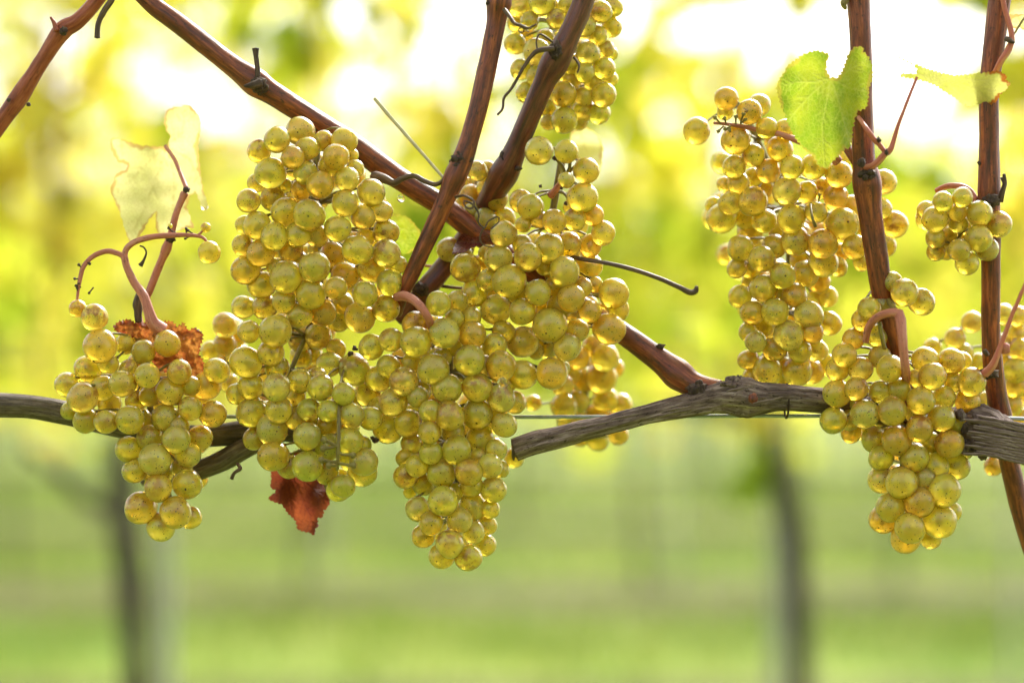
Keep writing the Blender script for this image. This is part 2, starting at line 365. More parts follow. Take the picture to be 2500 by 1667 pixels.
B['right'] += grp(1700, 500, .2934, [(718,590,110),(558,695,112),(655,893,115),(938,915,118),(465,900,100),(820,750,105),(365,765,103),(770,1085,125),(1020,640,95),(965,1060,95),
  (495,1140,88),(650,1200,100),(865,1220,100),(838,1385,125),(590,1375,120),(1090,765,85),(1105,985,100),(1000,780,70),(430,1060,70),(560,1010,80),(1000,1210,85),(435,1290,80),
  (960,1390,105),(720,1330,60),(460,1430,60),(450,530,80),(440,640,50),(700,760,80),(900,1120,60),(740,1470,80)])
B['small'] = grp(1850, 60, .408, [(1320,1280,80),(1325,1130,75),(1440,1197,78),(1108,1060,63),(1060,1165,80),(1205,1350,68),(1225,1035,62),(1198,1125,55),(1200,1190,58),(1005,1110,52),
  (1065,1280,60),(1140,1270,48),(1370,1345,70),(1252,1428,70),(1130,1350,50),(1065,1360,50),(1260,1210,50)])
B['front'] = grp(1970, 640, .472, [(505,157,70),(323,242,62),(853,620,75),(650,590,72),(428,550,67),(440,768,77),(588,715,73),(300,785,75),(255,655,62),(193,480,64),(583,862,70),(465,920,80),
  (708,1180,88),(490,1140,82),(687,1340,88),(533,1375,78),(737,940,72),(668,1055,66),(437,105,57),(592,205,70),(288,300,55),(388,222,45),(240,398,55),(278,553,63),(377,490,58),(612,505,68),
  (745,512,67),(158,555,58),(155,680,72),(137,818,68),(222,815,52),(475,660,60),(378,670,55),(697,805,72),(555,1010,78),(385,1010,65),(350,915,68),(582,1240,78),(430,1270,75),(770,1055,72),
  (805,965,58),(832,720,68),(708,700,60),(765,835,55),(510,1428,78),(395,1330,72),(640,1428,55),(745,1290,55),(385,1125,70),(800,510,45),(760,620,50),(360,380,60),(445,385,45),(450,460,50),
  (235,735,45),(610,1120,60),(230,880,50),(640,930,50),(570,600,40),(560,780,50),(600,1160,55),(500,1250,50)])
B['edge'] = grp(1970, 640, .472, [(855,310,55),(765,395,55),(810,470,50),(1015,270,55),(1095,280,55),(1090,370,60),(1080,560,65),(1080,640,60),(1060,740,60),(920,720,50),(965,1055,50),
  (890,520,50),(1100,450,60),(1010,430,60),(1110,810,55),(930,800,50),(650,440,40),(1140,520,60),(1150,680,60),(960,940,50),(1000,850,50)])
B['gap'] = grp(100, 750, .3827, [(1175,115,82),(1175,235,75),(1080,275,60),(1250,180,70),(1250,300,70),(1180,350,70),(1130,450,60),(1200,480,60)])

# key: (front plane offset, half-depth, tint towards green 0..1, label)
INFO = {
 'low': (-.014, .032, .26, 'dense golden green bunch hanging lowest in the middle, below the pink stalk', 'yellow'),
 'green': (-.010, .026, .75, 'small greener bunch above the red dry leaf, its stalk bare among the lower berries', ''),
 'upper': (-.008, .034, .06, 'loose amber bunch below the coiled tendril, its bare stalk tips at the top', ''),
 'tall': (-.012, .036, .20, 'tallest bunch, speckled yellow, under the long diagonal cane', ''),
 'left': (-.002, .026, .02, 'loose amber bunch with a crumpled orange leaf on top, leftmost of the bunches', ''),
 'front': (-.010, .030, .10, 'golden bunch under a bent pink stalk, in front of the old grey arm', ''),
 'right': (.018, .036, .12, 'long bunch whose tip hides behind the old grey arm, below the heart shaped leaf', ''),
 'small': (-.014, .020, .30, 'smallest bunch, a tight handful of berries beside the far right cane', ''),
 'top': (.026, .034, .50, 'pale green and orange bunch cut by the top of the picture, behind a thick cane', ''),
 'behind': (.030, .024, .1, 'yellow berries crowded behind the crossing canes', ''),
 'gap': (.050, .020, .05, 'out of focus bright yellow berries between the leftmost and the tallest bunch', ''),
 'edge': (.058, .024, .10, 'blurred golden bunch behind the rightmost cane', ''),
 'far': (.062, .026, .10, 'blurred orange yellow bunch hanging behind the thin wire', ''),
}
SHIFT = {}
placed = []                  # every berry so far: world centre, radius
def solve(key):
    front, dep, tint, label, _ = INFO[key]
    L = B[key]
    xs = [a[0] for a in L]; ys = [a[1] for a in L]
    out = []
    for i, (x, y, r) in enumerate(L):
        # width of the bunch at this height -> rounded front
        near = [a for a in L if abs(a[1] - y) < 60]
        xm = sum(a[0] for a in near) / len(near); hw = max(40, max(abs(a[0] - xm) for a in near) + 25)
        t = min(1, abs(x - xm) / hw)
        rm = pr(r)
        off = front + rm + dep * (1 - math.sqrt(max(0, 1 - t * t))) * .8
        c = P(x, y, off)
        for (q, rq, kk) in placed + out:
            dx = c.x - q.x; dz = c.z - q.z; dd = dx * dx + dz * dz; S = (rm + rq) * (.90 if kk == key else .92)
            if dd < S * S:
                yy = q.y + math.sqrt(S * S - dd)
                if yy > c.y:
                    off = yy - FOC
        cap = front + rm + dep * 1.9
        off = min(off, max(cap, front + rm))
        rm = pr(r, off)
        out.append((P(x, y, off), rm, key))
    return out

def fill(key, berries, n):
    """berries nobody sees directly, in the heart and at the back of the bunch"""
    front, dep, tint, label, _ = INFO[key]; L = B[key]; rr = random.Random(len(key) * 7 + n); got = []
    yf = FOC + front + dep * 1.2
    tries = 0
    while len(got) < n and tries < 4000:
        tries += 1
        a, b = rr.choice(berries), rr.choice(berries)
        if (a[0] - b[0]).length > .06: continue
        t = rr.random(); c = a[0].lerp(b[0], t); r = rr.uniform(.0052, .0068)
        c.y = rr.uniform(yf, FOC + front + dep * 2.6)
        # stays inside the outline of the visible berries
        ok = 0
        for k in range(8):
            ex = c.x + math.cos(k * math.pi / 4) * r * 1.15; ez = c.z + math.sin(k * math.pi / 4) * r * 1.15
            if any((ex - q[0].x) ** 2 + (ez - q[0].z) ** 2 < q[1] ** 2 for q in berries): ok += 1
        if ok < 8: continue
        if any((c - q[0]).length < (r + q[1]) * .9 for q in berries + got): continue
        if any((c - q[0]).length < (r + q[1]) * .9 for q in placed): continue
        got.append((c, r, key))
    return got

C_YEL = Vector((.96, .74, .10)); C_GRN = Vector((.76, .75, .11)); C_AMB = Vector((.96, .56, .055)); C_PALE = Vector((.97, .83, .26))
def tint_of(tint, rr):
    t = min(1, max(0, tint + rr.gauss(0, .22)))
    c = C_YEL.lerp(C_GRN, t)
    if rr.random() < .30 * (1 - tint): c = c.lerp(C_AMB, rr.uniform(.3, .9))
    if rr.random() < .2: c = c.lerp(C_PALE, .5)
    return c

BUNCH = {}
def make_bunch(key, nfill):
    front, dep, tint, label, _ = INFO[key]
    bs = solve(key); placed.extend(bs)
    fl = fill(key, bs, nfill); placed.extend(fl)
    allb = bs + fl
    top = max(b[0].z for b in allb); cx = sum(b[0].x for b in allb) / len(allb)
    ay = FOC + front + dep * 1.15
    root = empty('grape_bunch', (cx, ay, top)); tag(root, label, 'grape bunch', 'grape bunches along the fruit wire')
    BUNCH[key] = root
    # the axis of the bunch, row by row
    zs = [b[0].z for b in allb]; z0, z1 = max(zs), min(zs); ax = []
    n = max(3, int((z0 - z1) / .015))
    for i in range(n + 1):
        z = z0 + (z1 - z0) * i / n
        nb = [b for b in allb if abs(b[0].z - z) < .02] or allb
        ax.append(Vector((sum(b[0].x for b in nb) / len(nb), ay, z)))
    for _ in range(2):
        ax = [ax[0]] + [(ax[i - 1] + ax[i] * 2 + ax[i + 1]) / 4 for i in range(1, len(ax) - 1)] + [ax[-1]]
    mb = MB(); mb.tube(ax, [.0019 - .0010 * i / n for i in range(n + 1)], seg=8, step=.004)
    rr = random.Random(sum(map(ord, key)))
    for i, (c, r, _k) in enumerate(allb):
        a = min(ax, key=lambda q: (q - c).length + max(0, c.z - q.z) * .5)
        d = c - a
        if d.length < 1e-4: d = Vector((0, -1, 0))
        # the berry hangs outwards and down: stalk end (+Z) faces the axis
        outw = (d.normalized() + Vector((rr.uniform(-.9, .9), rr.uniform(-.7, .7), rr.uniform(-1.0, .3)))).normalized()
        q = (-outw).to_track_quat('Z', 'Y')
        o = bpy.data.objects.new('grape', BERRY[rr.randrange(len(BERRY))]); col.objects.link(o)
        o.parent = root; o.location = c - root.location
        o.rotation_mode = 'QUATERNION'; o.rotation_quaternion = q @ Matrix.Rotation(rr.uniform(0, 6.28), 3, 'Z').to_quaternion()
        k = r * rr.uniform(.99, 1.03); o.scale = (k * rr.uniform(.95, 1.0), k * rr.uniform(.95, 1.0), k * rr.uniform(.98, 1.07))
        o.color = tuple(tint_of(tint, rr)) + (1,)
        st = c - outw * r * .93
        if (st - a).length < .034:
            mid = st.lerp(a, .4) + Vector((0, 0, .0015))
            tgt = a.lerp(st, max(0.0, 1 - .03 / max((st - a).length, .001)))
            mb.tube([st, st.lerp(mid, .25), mid, tgt], [.0011, .0005, .0006, .0009], seg=5, step=.004)
    mb.build('rachis', M_green, root)
    return root
for key, nf in (('low', 45), ('green', 14), ('upper', 40), ('tall', 55), ('left', 16), ('front', 26), ('right', 45), ('small', 6),
                ('top', 24), ('behind', 6), ('gap', 3), ('edge', 8), ('far', 8)):
    make_bunch(key, nf)
# ------------------------------------------------------------------ canes, old arms, wire
def cane(label, pts, rads, mat, seg=22, rough=.045, nodes=(), group='brown canes of the near vine', name='vine_cane', offs=None):
    mb = MB(); pts = [F(x, y, o) for x, y, o in pts]
    rads = [pr(r * K) for r in rads]
    mb.tube(pts, rads, seg=seg, step=.0012, rough=rough, seed=rnd.random() * 50, nodes=nodes)
    o = mb.build(name, mat); tag(o, label, 'vine cane', group)
    return o
def knot(parent, x, y, off, r, sc3=(1, 1, 1), seed=0, name='node', bits=3):
    mb = MB(); c = F(x, y, off); rm = pr(r * K)
    mb.lump(c, rm, sc3, .3, seed, 3, 2.2)
    rr = random.Random(seed)
    for i in range(bits):
        d = Vector((rr.uniform(-1, 1), rr.uniform(-1, .2), rr.uniform(-1, 1))).normalized()
        mb.lump(c + d * rm * .8, rm * rr.uniform(.25, .45), (1, 1, 1), .45, seed + i, 2, 2.5)
    return mb.build(name, M_knot, parent)
def wisp(parent, pts, r, mat=None, name='tendril', seg=7, rough=.12):
    mb = MB(); pts = [F(x, y, o) for x, y, o in pts]
    if not isinstance(r, (list, tuple)): r = [r * (1 - .45 * i / (len(pts) - 1)) for i in range(len(pts))]
    mb.tube(pts, [pr(q * K) for q in r], seg=seg, step=.0008, rough=rough, seed=rnd.random() * 30)
    return mb.build(name, mat or M_tend, parent)

# the long diagonal cane
cA = cane('long reddish brown cane slanting from the upper left down to the old grey arm',
  [(300,-40,.020),(352,12,.020),(420,62,.019),(505,130,.019),(590,192,.020),(700,262,.024),(800,325,.029),(880,385,.032),(950,432,.034),(1015,472,.035),(1100,538,.036),(1210,618,.040),(1330,700,.038),(1440,772,.032),(1520,830,.026),(1590,882,.020),(1650,902,.017)],
  [21,22,23,24,28,26,26,27,26,26,27,25,25,26,29,30,31], M_cane, nodes=((.22, .22, .006),(.935, .25, .006)))
knot(cA, 595, 196, .012, 17, (1.1, .8, 1.1), 3)
wisp(cA, [(592,185,.012),(592,160,.012),(588,130,.012),(587,112,.012)], [7,6,6,9], M_knot, 'stub')
mb = MB(); mb.tube([F(598,190,.008),F(580,196,.006),(F(560,198,.004))], [pr(11*K),pr(9*K),pr(2*K)], seg=10, rough=.1); mb.build('bud', M_knot, cA)
knot(cA, 1600, 895, .012, 20, (1.2,.8,.8), 5)
mb = MB(); mb.lump(F(1518,795,.024), pr(7*K), (1.4,1,1), .4, 4, 2); mb.build('bud', M_knot, cA)
cA2 = wisp(cA, [(860,405,.020),(885,412,.012),(905,420,.008),(925,410,.007),(950,404,.006),(975,416,.004),(1000,424,.002),(1022,412,.000)], [13,11,8,7,6,6,6,5], M_tend, 'tendril')
# crossing cane
cB = cane('upright brown cane crossing in front of the long slanting one, rough node halfway',
  [(1156,-40,.004),(1146,8,.004),(1138,60,.004),(1120,150,.003),(1100,240,.001),(1078,320,.000),(1062,368,.000),(1040,420,.000),(1010,490,.001),(975,565,.003),(948,625,.005),(925,672,.008),(912,720,.02)],
  [24,25,22,22,22,22,25,22,21,20,19,17,12], M_cane, nodes=((.06,.18,.005),(.56,.18,.005)))
knot(cB, 1058, 368, -.002, 21, (1.1,.8,.75), 11, bits=7)
wisp(cB, [(1158,22,-.004),(1172,40,-.008),(1182,54,-.010),(1198,60,-.012),(1212,66,-.012),(1222,62,-.012),(1232,56,-.013)], [5,5,4,4,4,3,2])
wisp(cB, [(1196,60,-.012),(1204,68,-.012),(1200,76,-.011),(1190,70,-.011),(1198,64,-.012),(1215,74,-.010)], 2)
mb = MB(); mb.lump(F(1126,6,.002), pr(9*K), (1.2,1,1), .3, 7, 2); mb.build('bud', M_knot, cB)
wisp(cB, [(1046,453,-.004),(1066,450,-.009),(1088,462,-.010),(1084,478,-.010),(1070,476,-.010),(1066,462,-.010),(1086,470,-.009),(1100,492,-.009),(1098,508,-.009),(1112,524,-.009),(1122,508,-.009),(1142,498,-.009),(1146,508,-.009),(1128,526,-.009)], 3.2)
wisp(cB, [(1112,522,-.009),(1102,545,-.008),(1110,562,-.008),(1130,568,-.006)], 2.4)
wisp(cB, [(1018,408,.003),(975,358,.006),(915,290,.008),(860,226,.010)], [3.5,4,4.5,4.5], M_straw, 'straw_stalk')
# thick cane behind
cC = cane('thick smooth cane before the topmost bunch, black knot on its bend',
  [(1356,-60,.010),(1338,10,.010),(1310,75,.010),(1285,125,.011),(1255,180,.014),(1220,260,.018),(1190,330,.022),(1165,385,.026),(1140,430,.034),(1100,500,.046),(1060,560,.050),(1015,620,.048),(975,668,.044),(920,740,.045)],
  [25,25,26,30,25,25,26,31,30,25,24,25,26,22], M_cane_dark, nodes=((.24,.20,.006),(.53,.15,.006)))
knot(cC, 1276, 118, .005, 17, (.9,.8,1.2), 21, bits=4)
wisp(cC, [(1272,112,.002),(1240,116,.000),(1222,128,.000),(1200,160,.000),(1176,202,.000),(1158,225,.000),(1154,250,.000),(1142,264,.000)], [6,6,5,4,3.5,3,3,3])
wisp(cC, [(1270,98,.002),(1248,82,.0),(1238,80,.0),(1232,98,.0),(1236,122,.0)], 3)
wisp(cC, [(1318,132,.008),(1330,150,.006),(1326,168,.006)], 3.4)
mb = MB(); mb.lump(F(1158,360,.022), pr(12*K), (1,1,1.2), .3, 9, 2); mb.lump(F(1190,388,.020), pr(8*K), (1,1,.8), .3, 12, 2); mb.build('bud', M_knot, cC)
knot(cC, 965, 665, .034, 16, (1.2,.8,1), 23)
wisp(cC, [(1000,655,.05),(1060,662,.05),(1100,655,.05)], 5, M_cane_dark, 'shoot')
# top-left young cane
cD = cane('young orange red cane across the top left corner', [(262,-60,.012),(225,-2,.012),(180,48,.012),(143,72,.013),(100,135,.014),(62,195,.015),(38,232,.016),(10,270,.017),(-40,340,.018)],
  [16,17,18,22,18,18,22,20,20], M_cane_red, nodes=((.66,.15,.006),))
knot(cD, 146, 72, .006, 9, (1,.7,1), 31, bits=2)
wisp(cD, [(130,72,.008),(124,52,.008),(116,40,.008)], [7,5,3], M_cane_red, 'stub')
mb = MB(); mb.lump(F(66,240,.010), pr(5*K), (1,1,1), .3, 3, 2); mb.lump(F(20,230,.010), pr(5*K), (1,1,1), .3, 5, 2); mb.build('bud', M_knot, cD)
tag(wisp(None, [(262,-40,.004),(258,-5,.004),(238,28,.004),(226,55,.004),(223,88,.004)], [8,8,7,6,7], M_tend, 'dried_tendril'), 'thick dark dried tendril hanging in from the top edge, right of the young red cane', 'tendril', 'loose dried tendrils')
# right canes
cE = cane('straight mahogany cane before the long bunch, the heart shaped leaf at its top',
  [(1968,-60,.004),(1972,10,.004),(1978,120,.003),(1980,260,.003),(1984,370,.003),(1990,412,.003),(2003,520,.004),(2018,620,.005),(2030,690,.007),(2048,770,.012),(2062,850,.020),(2080,930,.026),(2092,990,.03)],
  [26,26,25,25,27,31,27,26,25,24,23,24,24], M_cane, nodes=((.45,.12,.006),))
knot(cE, 1990, 400, -.003, 17, (1.2,.7,.6), 41, bits=5)
mb = MB(); mb.lump(F(1978,374,-.007), pr(10*K), (1,.8,1.1), .15, 43, 3); mb.build('bud', M_knot, cE)
mb = MB(); mb.tube([F(1948,-12,.002),F(1938,8,.000),F(1943,22,.0)], [pr(9*K),pr(8*K),pr(3*K)], seg=9); mb.build('bud', M_green, cE)
cG = cane('rightmost reddish cane passing behind the gnarled arm end',
  [(2306,-60,.008),(2295,10,.008),(2283,110,.008),(2272,210,.008),(2272,330,.008),(2272,440,.008),(2274,520,.008),(2276,640,.009),(2276,760,.012),(2282,850,.016),(2295,940,.026),(2312,1030,.034),(2332,1120,.036),(2362,1230,.036),(2430,1420,.036)],
  [26,26,25,23,23,27,22,22,22,24,24,24,24,24,24], M_cane, nodes=((.39,.14,.007),(.67,.14,.006)))
knot(cG, 2276, 462, .002, 15, (1.3,.7,1), 51, bits=2)
knot(cG, 2270, 858, .004, 15, (1.5,.7,.8), 52, bits=4)
wisp(cG, [(2296,462,.004),(2304,436,.002),(2308,418,.002),(2306,400,.002)], [9,6,5,4], M_knot, 'stub')
wisp(cG, [(2308,425,.002),(2300,408,.002)], [4,3], M_knot, 'stub')
wisp(cG, [(2252,378,.006),(2246,372,.006)], [4,4], M_knot, 'bud')
wisp(cG, [(2262,858,-.002),(2282,836,-.006),(2300,790,-.008),(2322,730,-.010),(2352,660,-.012),(2380,590,-.014)], [11,9,6,5,4.5,4.5], M_pink, 'petiole')
mb = MB(); mb.lump(F(2306,800,-.006), pr(13*K), (1,.8,1), .2, 54, 3); mb.build('bud', M_ped, cG)
wisp(cG, [(2268,815,-.004),(2262,806,-.006)], [5,6], M_knot, 'stub')
wisp(cG, [(2284,170,.002),(2300,140,-.002),(2318,112,-.003),(2324,80,-.003),(2308,20,-.002),(2300,-20,-.002)], [7,8,8,7,6,6], M_pink, 'lateral_shoot')
wisp(cG, [(2312,90,-.003),(2322,95,-.006),(2330,99,-.007)], [7,6,3], M_knot, 'bud')
wisp(cG, [(2326,84,-.003),(2350,46,-.001),(2362,30,.0)], [2.5,2.5,2.5], M_green, 'petiole')

# old grey arm on the right
def arm(label, pts, rads, mat, **k):
    mb = MB(); mb.tube([F(*p) for p in pts], [pr(r * K) for r in rads], seg=44, step=.0008, seed=k.get('seed', 3), rough=k.get('rough', .09), freq=4.5, long=.6, nodes=k.get('nodes', ()))
    o = mb.build('old_vine_branch', mat); tag(o, label, 'vine arm', 'old woody branches of the near vine'); return o
aR = arm('old grey arm, sawn off at its left end, lying along the thin wire',
  [(1182,1034,.012),(1230,1018,.012),(1300,1000,.012),(1400,974,.012),(1500,948,.013),(1590,928,.013),(1650,914,.013),(1700,912,.013),(1740,914,.013),(1800,912,.014),(1900,922,.018),(2000,940,.026),(2100,955,.028),(2190,975,.024),(2250,985,.014),(2300,1000,.012),(2360,1015,.012),(2420,1030,.012)],
  [25,25,24,22,23,27,33,40,34,31,29,27,28,36,52,40,34,34], M_old, rough=.17, nodes=((.42,.22,.010),(.86,.16,.010)))
mb = MB(); rr = random.Random(5)
mb.lump(F(1688,886,.010), pr(22*K), (1.5,1,.8), .35, 2, 4); mb.lump(F(1697,868,.010), pr(7*K), (.8,1,1.1), .5, 4, 3); mb.lump(F(1712,876,.010), pr(5*K), (1,1,.8), .5, 5, 3)
mb.build('spur_stub', M_old, aR)
mb = MB(); mb.lump(F(1730,915,-.0005), pr(11*K), (1,.45,1.1), .12, 7, 3); mb.build('cut_bud', M_cane, aR)
mb = MB(); c0 = F(1180,1034,.012)
mb.lump(c0, pr(23*K), (.22,.95,1.0), .10, 9, 4); mb.build('cut_end', M_oldd, aR)
mb = MB()
for i in range(26):
    x = rr.uniform(2205, 2300); y = rr.uniform(950, 1042)
    mb.lump(F(x, y, rr.uniform(.000, .010)), pr(rr.uniform(5, 13) * K), (rr.uniform(.7, 1.5), 1, rr.uniform(.5, 1.2)), .45, i, 2, 2)
mb.lump(F(2258,1046,.004), pr(11*K), (1,1,.9), .4, 77, 3)
mb.build('burr', M_old, aR)
mb = MB()
for i in range(14):    # loose ribbons of bark along the gnarled end
    y = 965 + i * 6.5 + rr.uniform(-2, 2)
    mb.tube([F(2225 + rr.uniform(-15, 25), y - 8, -.002), F(2275, y - 3 + rr.uniform(-4, 4), -.004), F(2330, y + 8, -.003), F(2400, y + 24, -.001)], [pr(2.5*K), pr(5*K), pr(4.5*K), pr(4*K)], seg=8, rough=.3, seed=i)
mb.build('loose_bark', M_old, aR)
for i in range(9):
    x = 1230 + i * 62 + rr.uniform(-20, 20); y0 = 1034 - (x - 1182) * .24 if x < 1650 else 914
    dy = rr.uniform(-18, 14); mb = MB()
    mb.tube([F(x, y0 + dy, -.001), F(x + 30, y0 - 7 + dy + rr.uniform(-2, 2), -.0035 + abs(dy) * .0001), F(x + 70, y0 - 16 + dy, -.001)], [pr(1.5*K), pr(rr.uniform(3, 5)*K), pr(1*K)], seg=7, rough=.4, seed=i + 40)
    mb.build('bark_flake', M_old, aR)
# left arms
aL = arm('thick dark arm at the left edge, running behind the leftmost bunch', [(-60,928,.030),(0,930,.030),(80,935,.030),(160,950,.030),(240,972,.032),(320,990,.034),(400,998,.036),(480,1000,.036),(560,992,.036),(640,985,.036),(760,990,.04)],
  [27,28,28,27,26,25,24,26,28,30,28], M_oldd, rough=.10, seed=8)
aM = arm('shorter dark arm curving up behind the tallest bunch', [(330,1100,.050),(400,1092,.044),(455,1080,.038),(510,1058,.034),(560,1030,.032),(620,1000,.034),(690,985,.036)], [16,20,24,24,24,24,22], M_oldd, rough=.09, seed=13)
wisp(aM, [(545,1064,.024),(552,1076,.020),(538,1086,.020),(532,1100,.020)], [4,5,4,5], M_tend, 'tendril')

# wire and tie
mb = MB(); mb.tube([F(-120,940,.060), F(160,948,.055), F(430,954,.040), F(600,957,.030), F(1200,957.5,.026), F(1800,955,.022), F(2230,958,.021), F(2480,967,.020)], pr(4.4 * K), seg=12, step=.01)
wire = mb.build('trellis_wire', M_wire); tag(wire, 'thin galvanised wire stretched level behind the old grey arm', 'wire')
mb = MB(); pts = []
for i in range(26):
    a = i / 25 * 2 * math.pi * 1.15 - .6
    pts.append(F(1805 + 1.5 * math.sin(a * .5) + i * .05, 921 + 39 * math.cos(a), .0165) + Vector((0, math.sin(a) * .0085, 0)))
mb.tube(pts, pr(2.4 * K), seg=6); tie = mb.build('wire_tie', M_tie); tag(tie, 'dark tie wire looped round the old grey arm and the thin wire', 'tie')

# slim dark shoot sticking out to the right
tag(wisp(None, [(1296,586,.016),(1330,594,.006),(1390,604,.0),(1450,618,-.004),(1510,638,-.006),(1560,660,-.008),(1585,672,-.008),(1598,668,-.008),(1600,658,-.009)], [5,5,5,5.5,5.5,6,7,7,4], M_tend, 'dried_tendril', rough=.05),
    'long slim brown tendril sticking out to the right of the amber bunch, hooked tip', 'tendril', 'loose dried tendrils')

# peduncles of the bunches (parts of the bunches)
def stalk(key, pts, r, mat=None, name='peduncle', **k): return wisp(BUNCH[key], pts, r, mat or M_ped, name, seg=14, **k)
stalk('low', [(912,682,.004),(930,680,-.006),(952,690,-.012),(972,712,-.014),(986,735,-.012),(992,760,.002)], [10,11,10,9.5,9,8], M_ped, rough=.10)
stalk('left', [(372,760,.014),(352,742,.012),(342,715,.012),(330,680,.013),(308,648,.014),(292,615,.014),(285,588,.014)], [18,15,12.5,11.5,9.5,8.5,8.5], M_ped, rough=.11)
stalk('left', [(285,590,.014),(270,582,.014),(245,577,.014),(215,588,.013),(192,612,.012),(183,645,.012),(179,670,.012),(177,692,.012)], [6.5,6.5,6.5,6,5.5,5,3.5,3], M_ped, 'side_stalk', rough=.1)
stalk('left', [(286,592,.014),(290,572,.014),(310,556,.013),(345,545,.012),(385,541,.011),(430,540,.010),(462,544,.010),(476,556,.010)], [7,7,7,7,6.5,5,4,3], M_ped, 'side_stalk', rough=.1)
stalk('left', [(455,540,.010),(466,530,.010),(472,524,.010)], [3,2.5,2.5], M_ped, 'side_stalk')
def extra_berry(key, x, y, r, off, tint=.1):
    rm = pr(r * K, off); o = bpy.data.objects.new('grape', BERRY[3]); col.objects.link(o); o.parent = BUNCH[key]
    o.location = F(x, y, off) - BUNCH[key].location; o.scale = (rm, rm, rm); o.rotation_euler = (.3, .2, x); o.color = tuple(tint_of(tint, rnd)) + (1,)
extra_berry('left', 481, 580, 27, .010, .0); extra_berry('left', 473, 523, 12, .010, .3); extra_berry('left', 391, 519, 6, .012, .8)
extra_berry('far', 1181, 1051, 24, .060, .1); extra_berry('far', 1192, 1034, 20, .062, .1)
extra_berry('left', 179, 709, 21, .012, .0); extra_berry('left', 217, 729, 32, .010, .0)
mb = MB(); rr = random.Random(77)
for (x, y) in ((198,601),(190,618),(184,640),(180,655),(186,660),(178,672),(402,538),(412,545),(428,536),(436,543),(445,538),(397,530),(215,660),(392,548)):
    b = F(x, y, .012); e = b + Vector((rr.uniform(-.003, .003), -.001, rr.uniform(-.003, .003)))
    mb = MB(); mb.tube([b, e], [.0004, .0003], seg=5); mb.lump(e, .0008, (1, 1, 1), .2, x, 1); mb.build('pedicel', M_knot, BUNCH['left'])
stalk('left', [(322,565,.012),(330,568,.010),(336,580,.010),(330,598,.010),(322,610,.010)], [2,2,2,3,6], M_knot, 'shrivelled_tip')
stalk('front', [(2082,880,.010),(2080,850,-.010),(2076,810,-.014),(2072,770,-.014),(2068,735,-.012),(2064,716,-.010)], [10,10,10.5,11,12,11], M_ped, rough=.12)
stalk('front', [(2066,720,-.011),(2045,718,-.010),(2015,728,-.008),(1995,752,-.004),(1988,785,.0)], [10,10,9,9,7], M_ped, 'side_stalk', rough=.08)
stalk('front', [(2060,722,-.009),(2050,705,-.006),(2040,690,.0)], [9,7,6], M_green, 'side_stalk')
stalk('front', [(2020,740,-.006),(2026,775,-.004),(2032,800,.0)], [5,5,5], M_green, 'side_stalk')
stalk('small', [(2152,438,.020),(2175,428,.014),(2205,428,.012),(2228,440,.012),(2240,460,.010)], [6.5,7,7.5,8,9], M_ped, rough=.1)
stalk('right', [(1925,372,.020),(1905,352,.018),(1880,340,.016),(1840,326,.018),(1790,308,.022),(1745,300,.024),(1700,290,.022),(1665,285,.020),(1640,283,.018)], [13,12,10,8,7,6,5,4,3.5], M_ped, rough=.08)
stalk('right', [(1940,330,.016),(1958,362,.012),(1975,395,.010)], [12,10,9], M_cane, 'side_stalk')
stalk('right', [(1862,470,.020),(1866,500,.010),(1873,520,.012)], [3,3,4], M_green, 'side_stalk')
mb = MB()
for (x, y, ex, ey) in ((1668,285,1664,272),(1690,286,1690,268),(1700,284,1708,262),(1680,290,1666,296),(1655,284,1642,270),(1662,290,1650,302),(1880,465,1882,448),(1675,288,1676,300),(1700,285,1712,275)):
    mb = MB(); mb.tube([F(x, y, .018), F(ex, ey, .016)], [.00035, .0005], seg=6); mb.lump(F(ex, ey, .016), .0009, (1, 1, 1), .4, x, 2); mb.build('pedicel', M_green, BUNCH['right'])
stalk('upper', [(1265,450,.020),(1285,425,.014),(1295,408,.010),(1305,398,.010)], [9,7,7,6], M_ped, 'side_stalk', rough=.1)
stalk('upper', [(1302,400,.010),(1318,385,.008),(1330,378,.008)], [4,4,5], M_green, 'side_stalk')
stalk('upper', [(1300,402,.010),(1290,380,.008),(1278,366,.008)], [4,4,4], M_green, 'side_stalk')
stalk('upper', [(1300,402,.010),(1308,385,.008),(1310,358,.008)], [4,4,5], M_green, 'side_stalk')
stalk('upper', [(1290,412,.012),(1320,420,.010),(1330,432,.008),(1337,440,.008)], [3.5,3.5,3.5,6], M_green, 'side_stalk')
mb = MB()
for (x, y, r) in ((1310,353,5),(1337,376,6),(1297,368,6),(1275,364,6),(1323,400,7),(1332,424,5),(1290,432,4),(1241,428,4),(1302,420,4),(1300,468,5)):
    mb = MB(); mb.lump(F(x, y, .004), pr(r * K), (1, 1, 1), .3, x, 2); mb.build('pedicel', M_knot, BUNCH['upper'])
stalk('green', [(775,905,.004),(778,940,-.006),(778,1000,-.010),(776,1040,-.011),(776,1080,-.010)], [4,4.5,4.5,4.5,3], M_green, 'side_stalk', rough=.12)
mb = MB()
for (x, y, ex, ey) in ((776,1022,742,1030),(776,1060,738,1056),(776,1066,755,1068),(776,1040,810,1045),(776,1062,812,1068),(778,1025,745,1010)):
    mb = MB(); mb.tube([F(x, y, -.010), F((x + ex) / 2, (y + ey) / 2 + 2, -.013), F(ex, ey, -.014)], [.0009, .0007, .0011], seg=7, rough=.2); mb.lump(F(ex, ey, -.014), .0014, (1, 1, 1), .35, x, 2); mb.build('pedicel', M_green, BUNCH['green'])
mb = MB()
for (x, y) in ((815,800),(805,812),(855,1005),(862,1010),(1225,842)):
    mb = MB(); mb.lump(F(x, y, .008), pr(rr.uniform(5, 8) * K), (1, 1, .8), .5, x, 2, 3); mb.build('pedicel', M_knot, BUNCH['tall'])
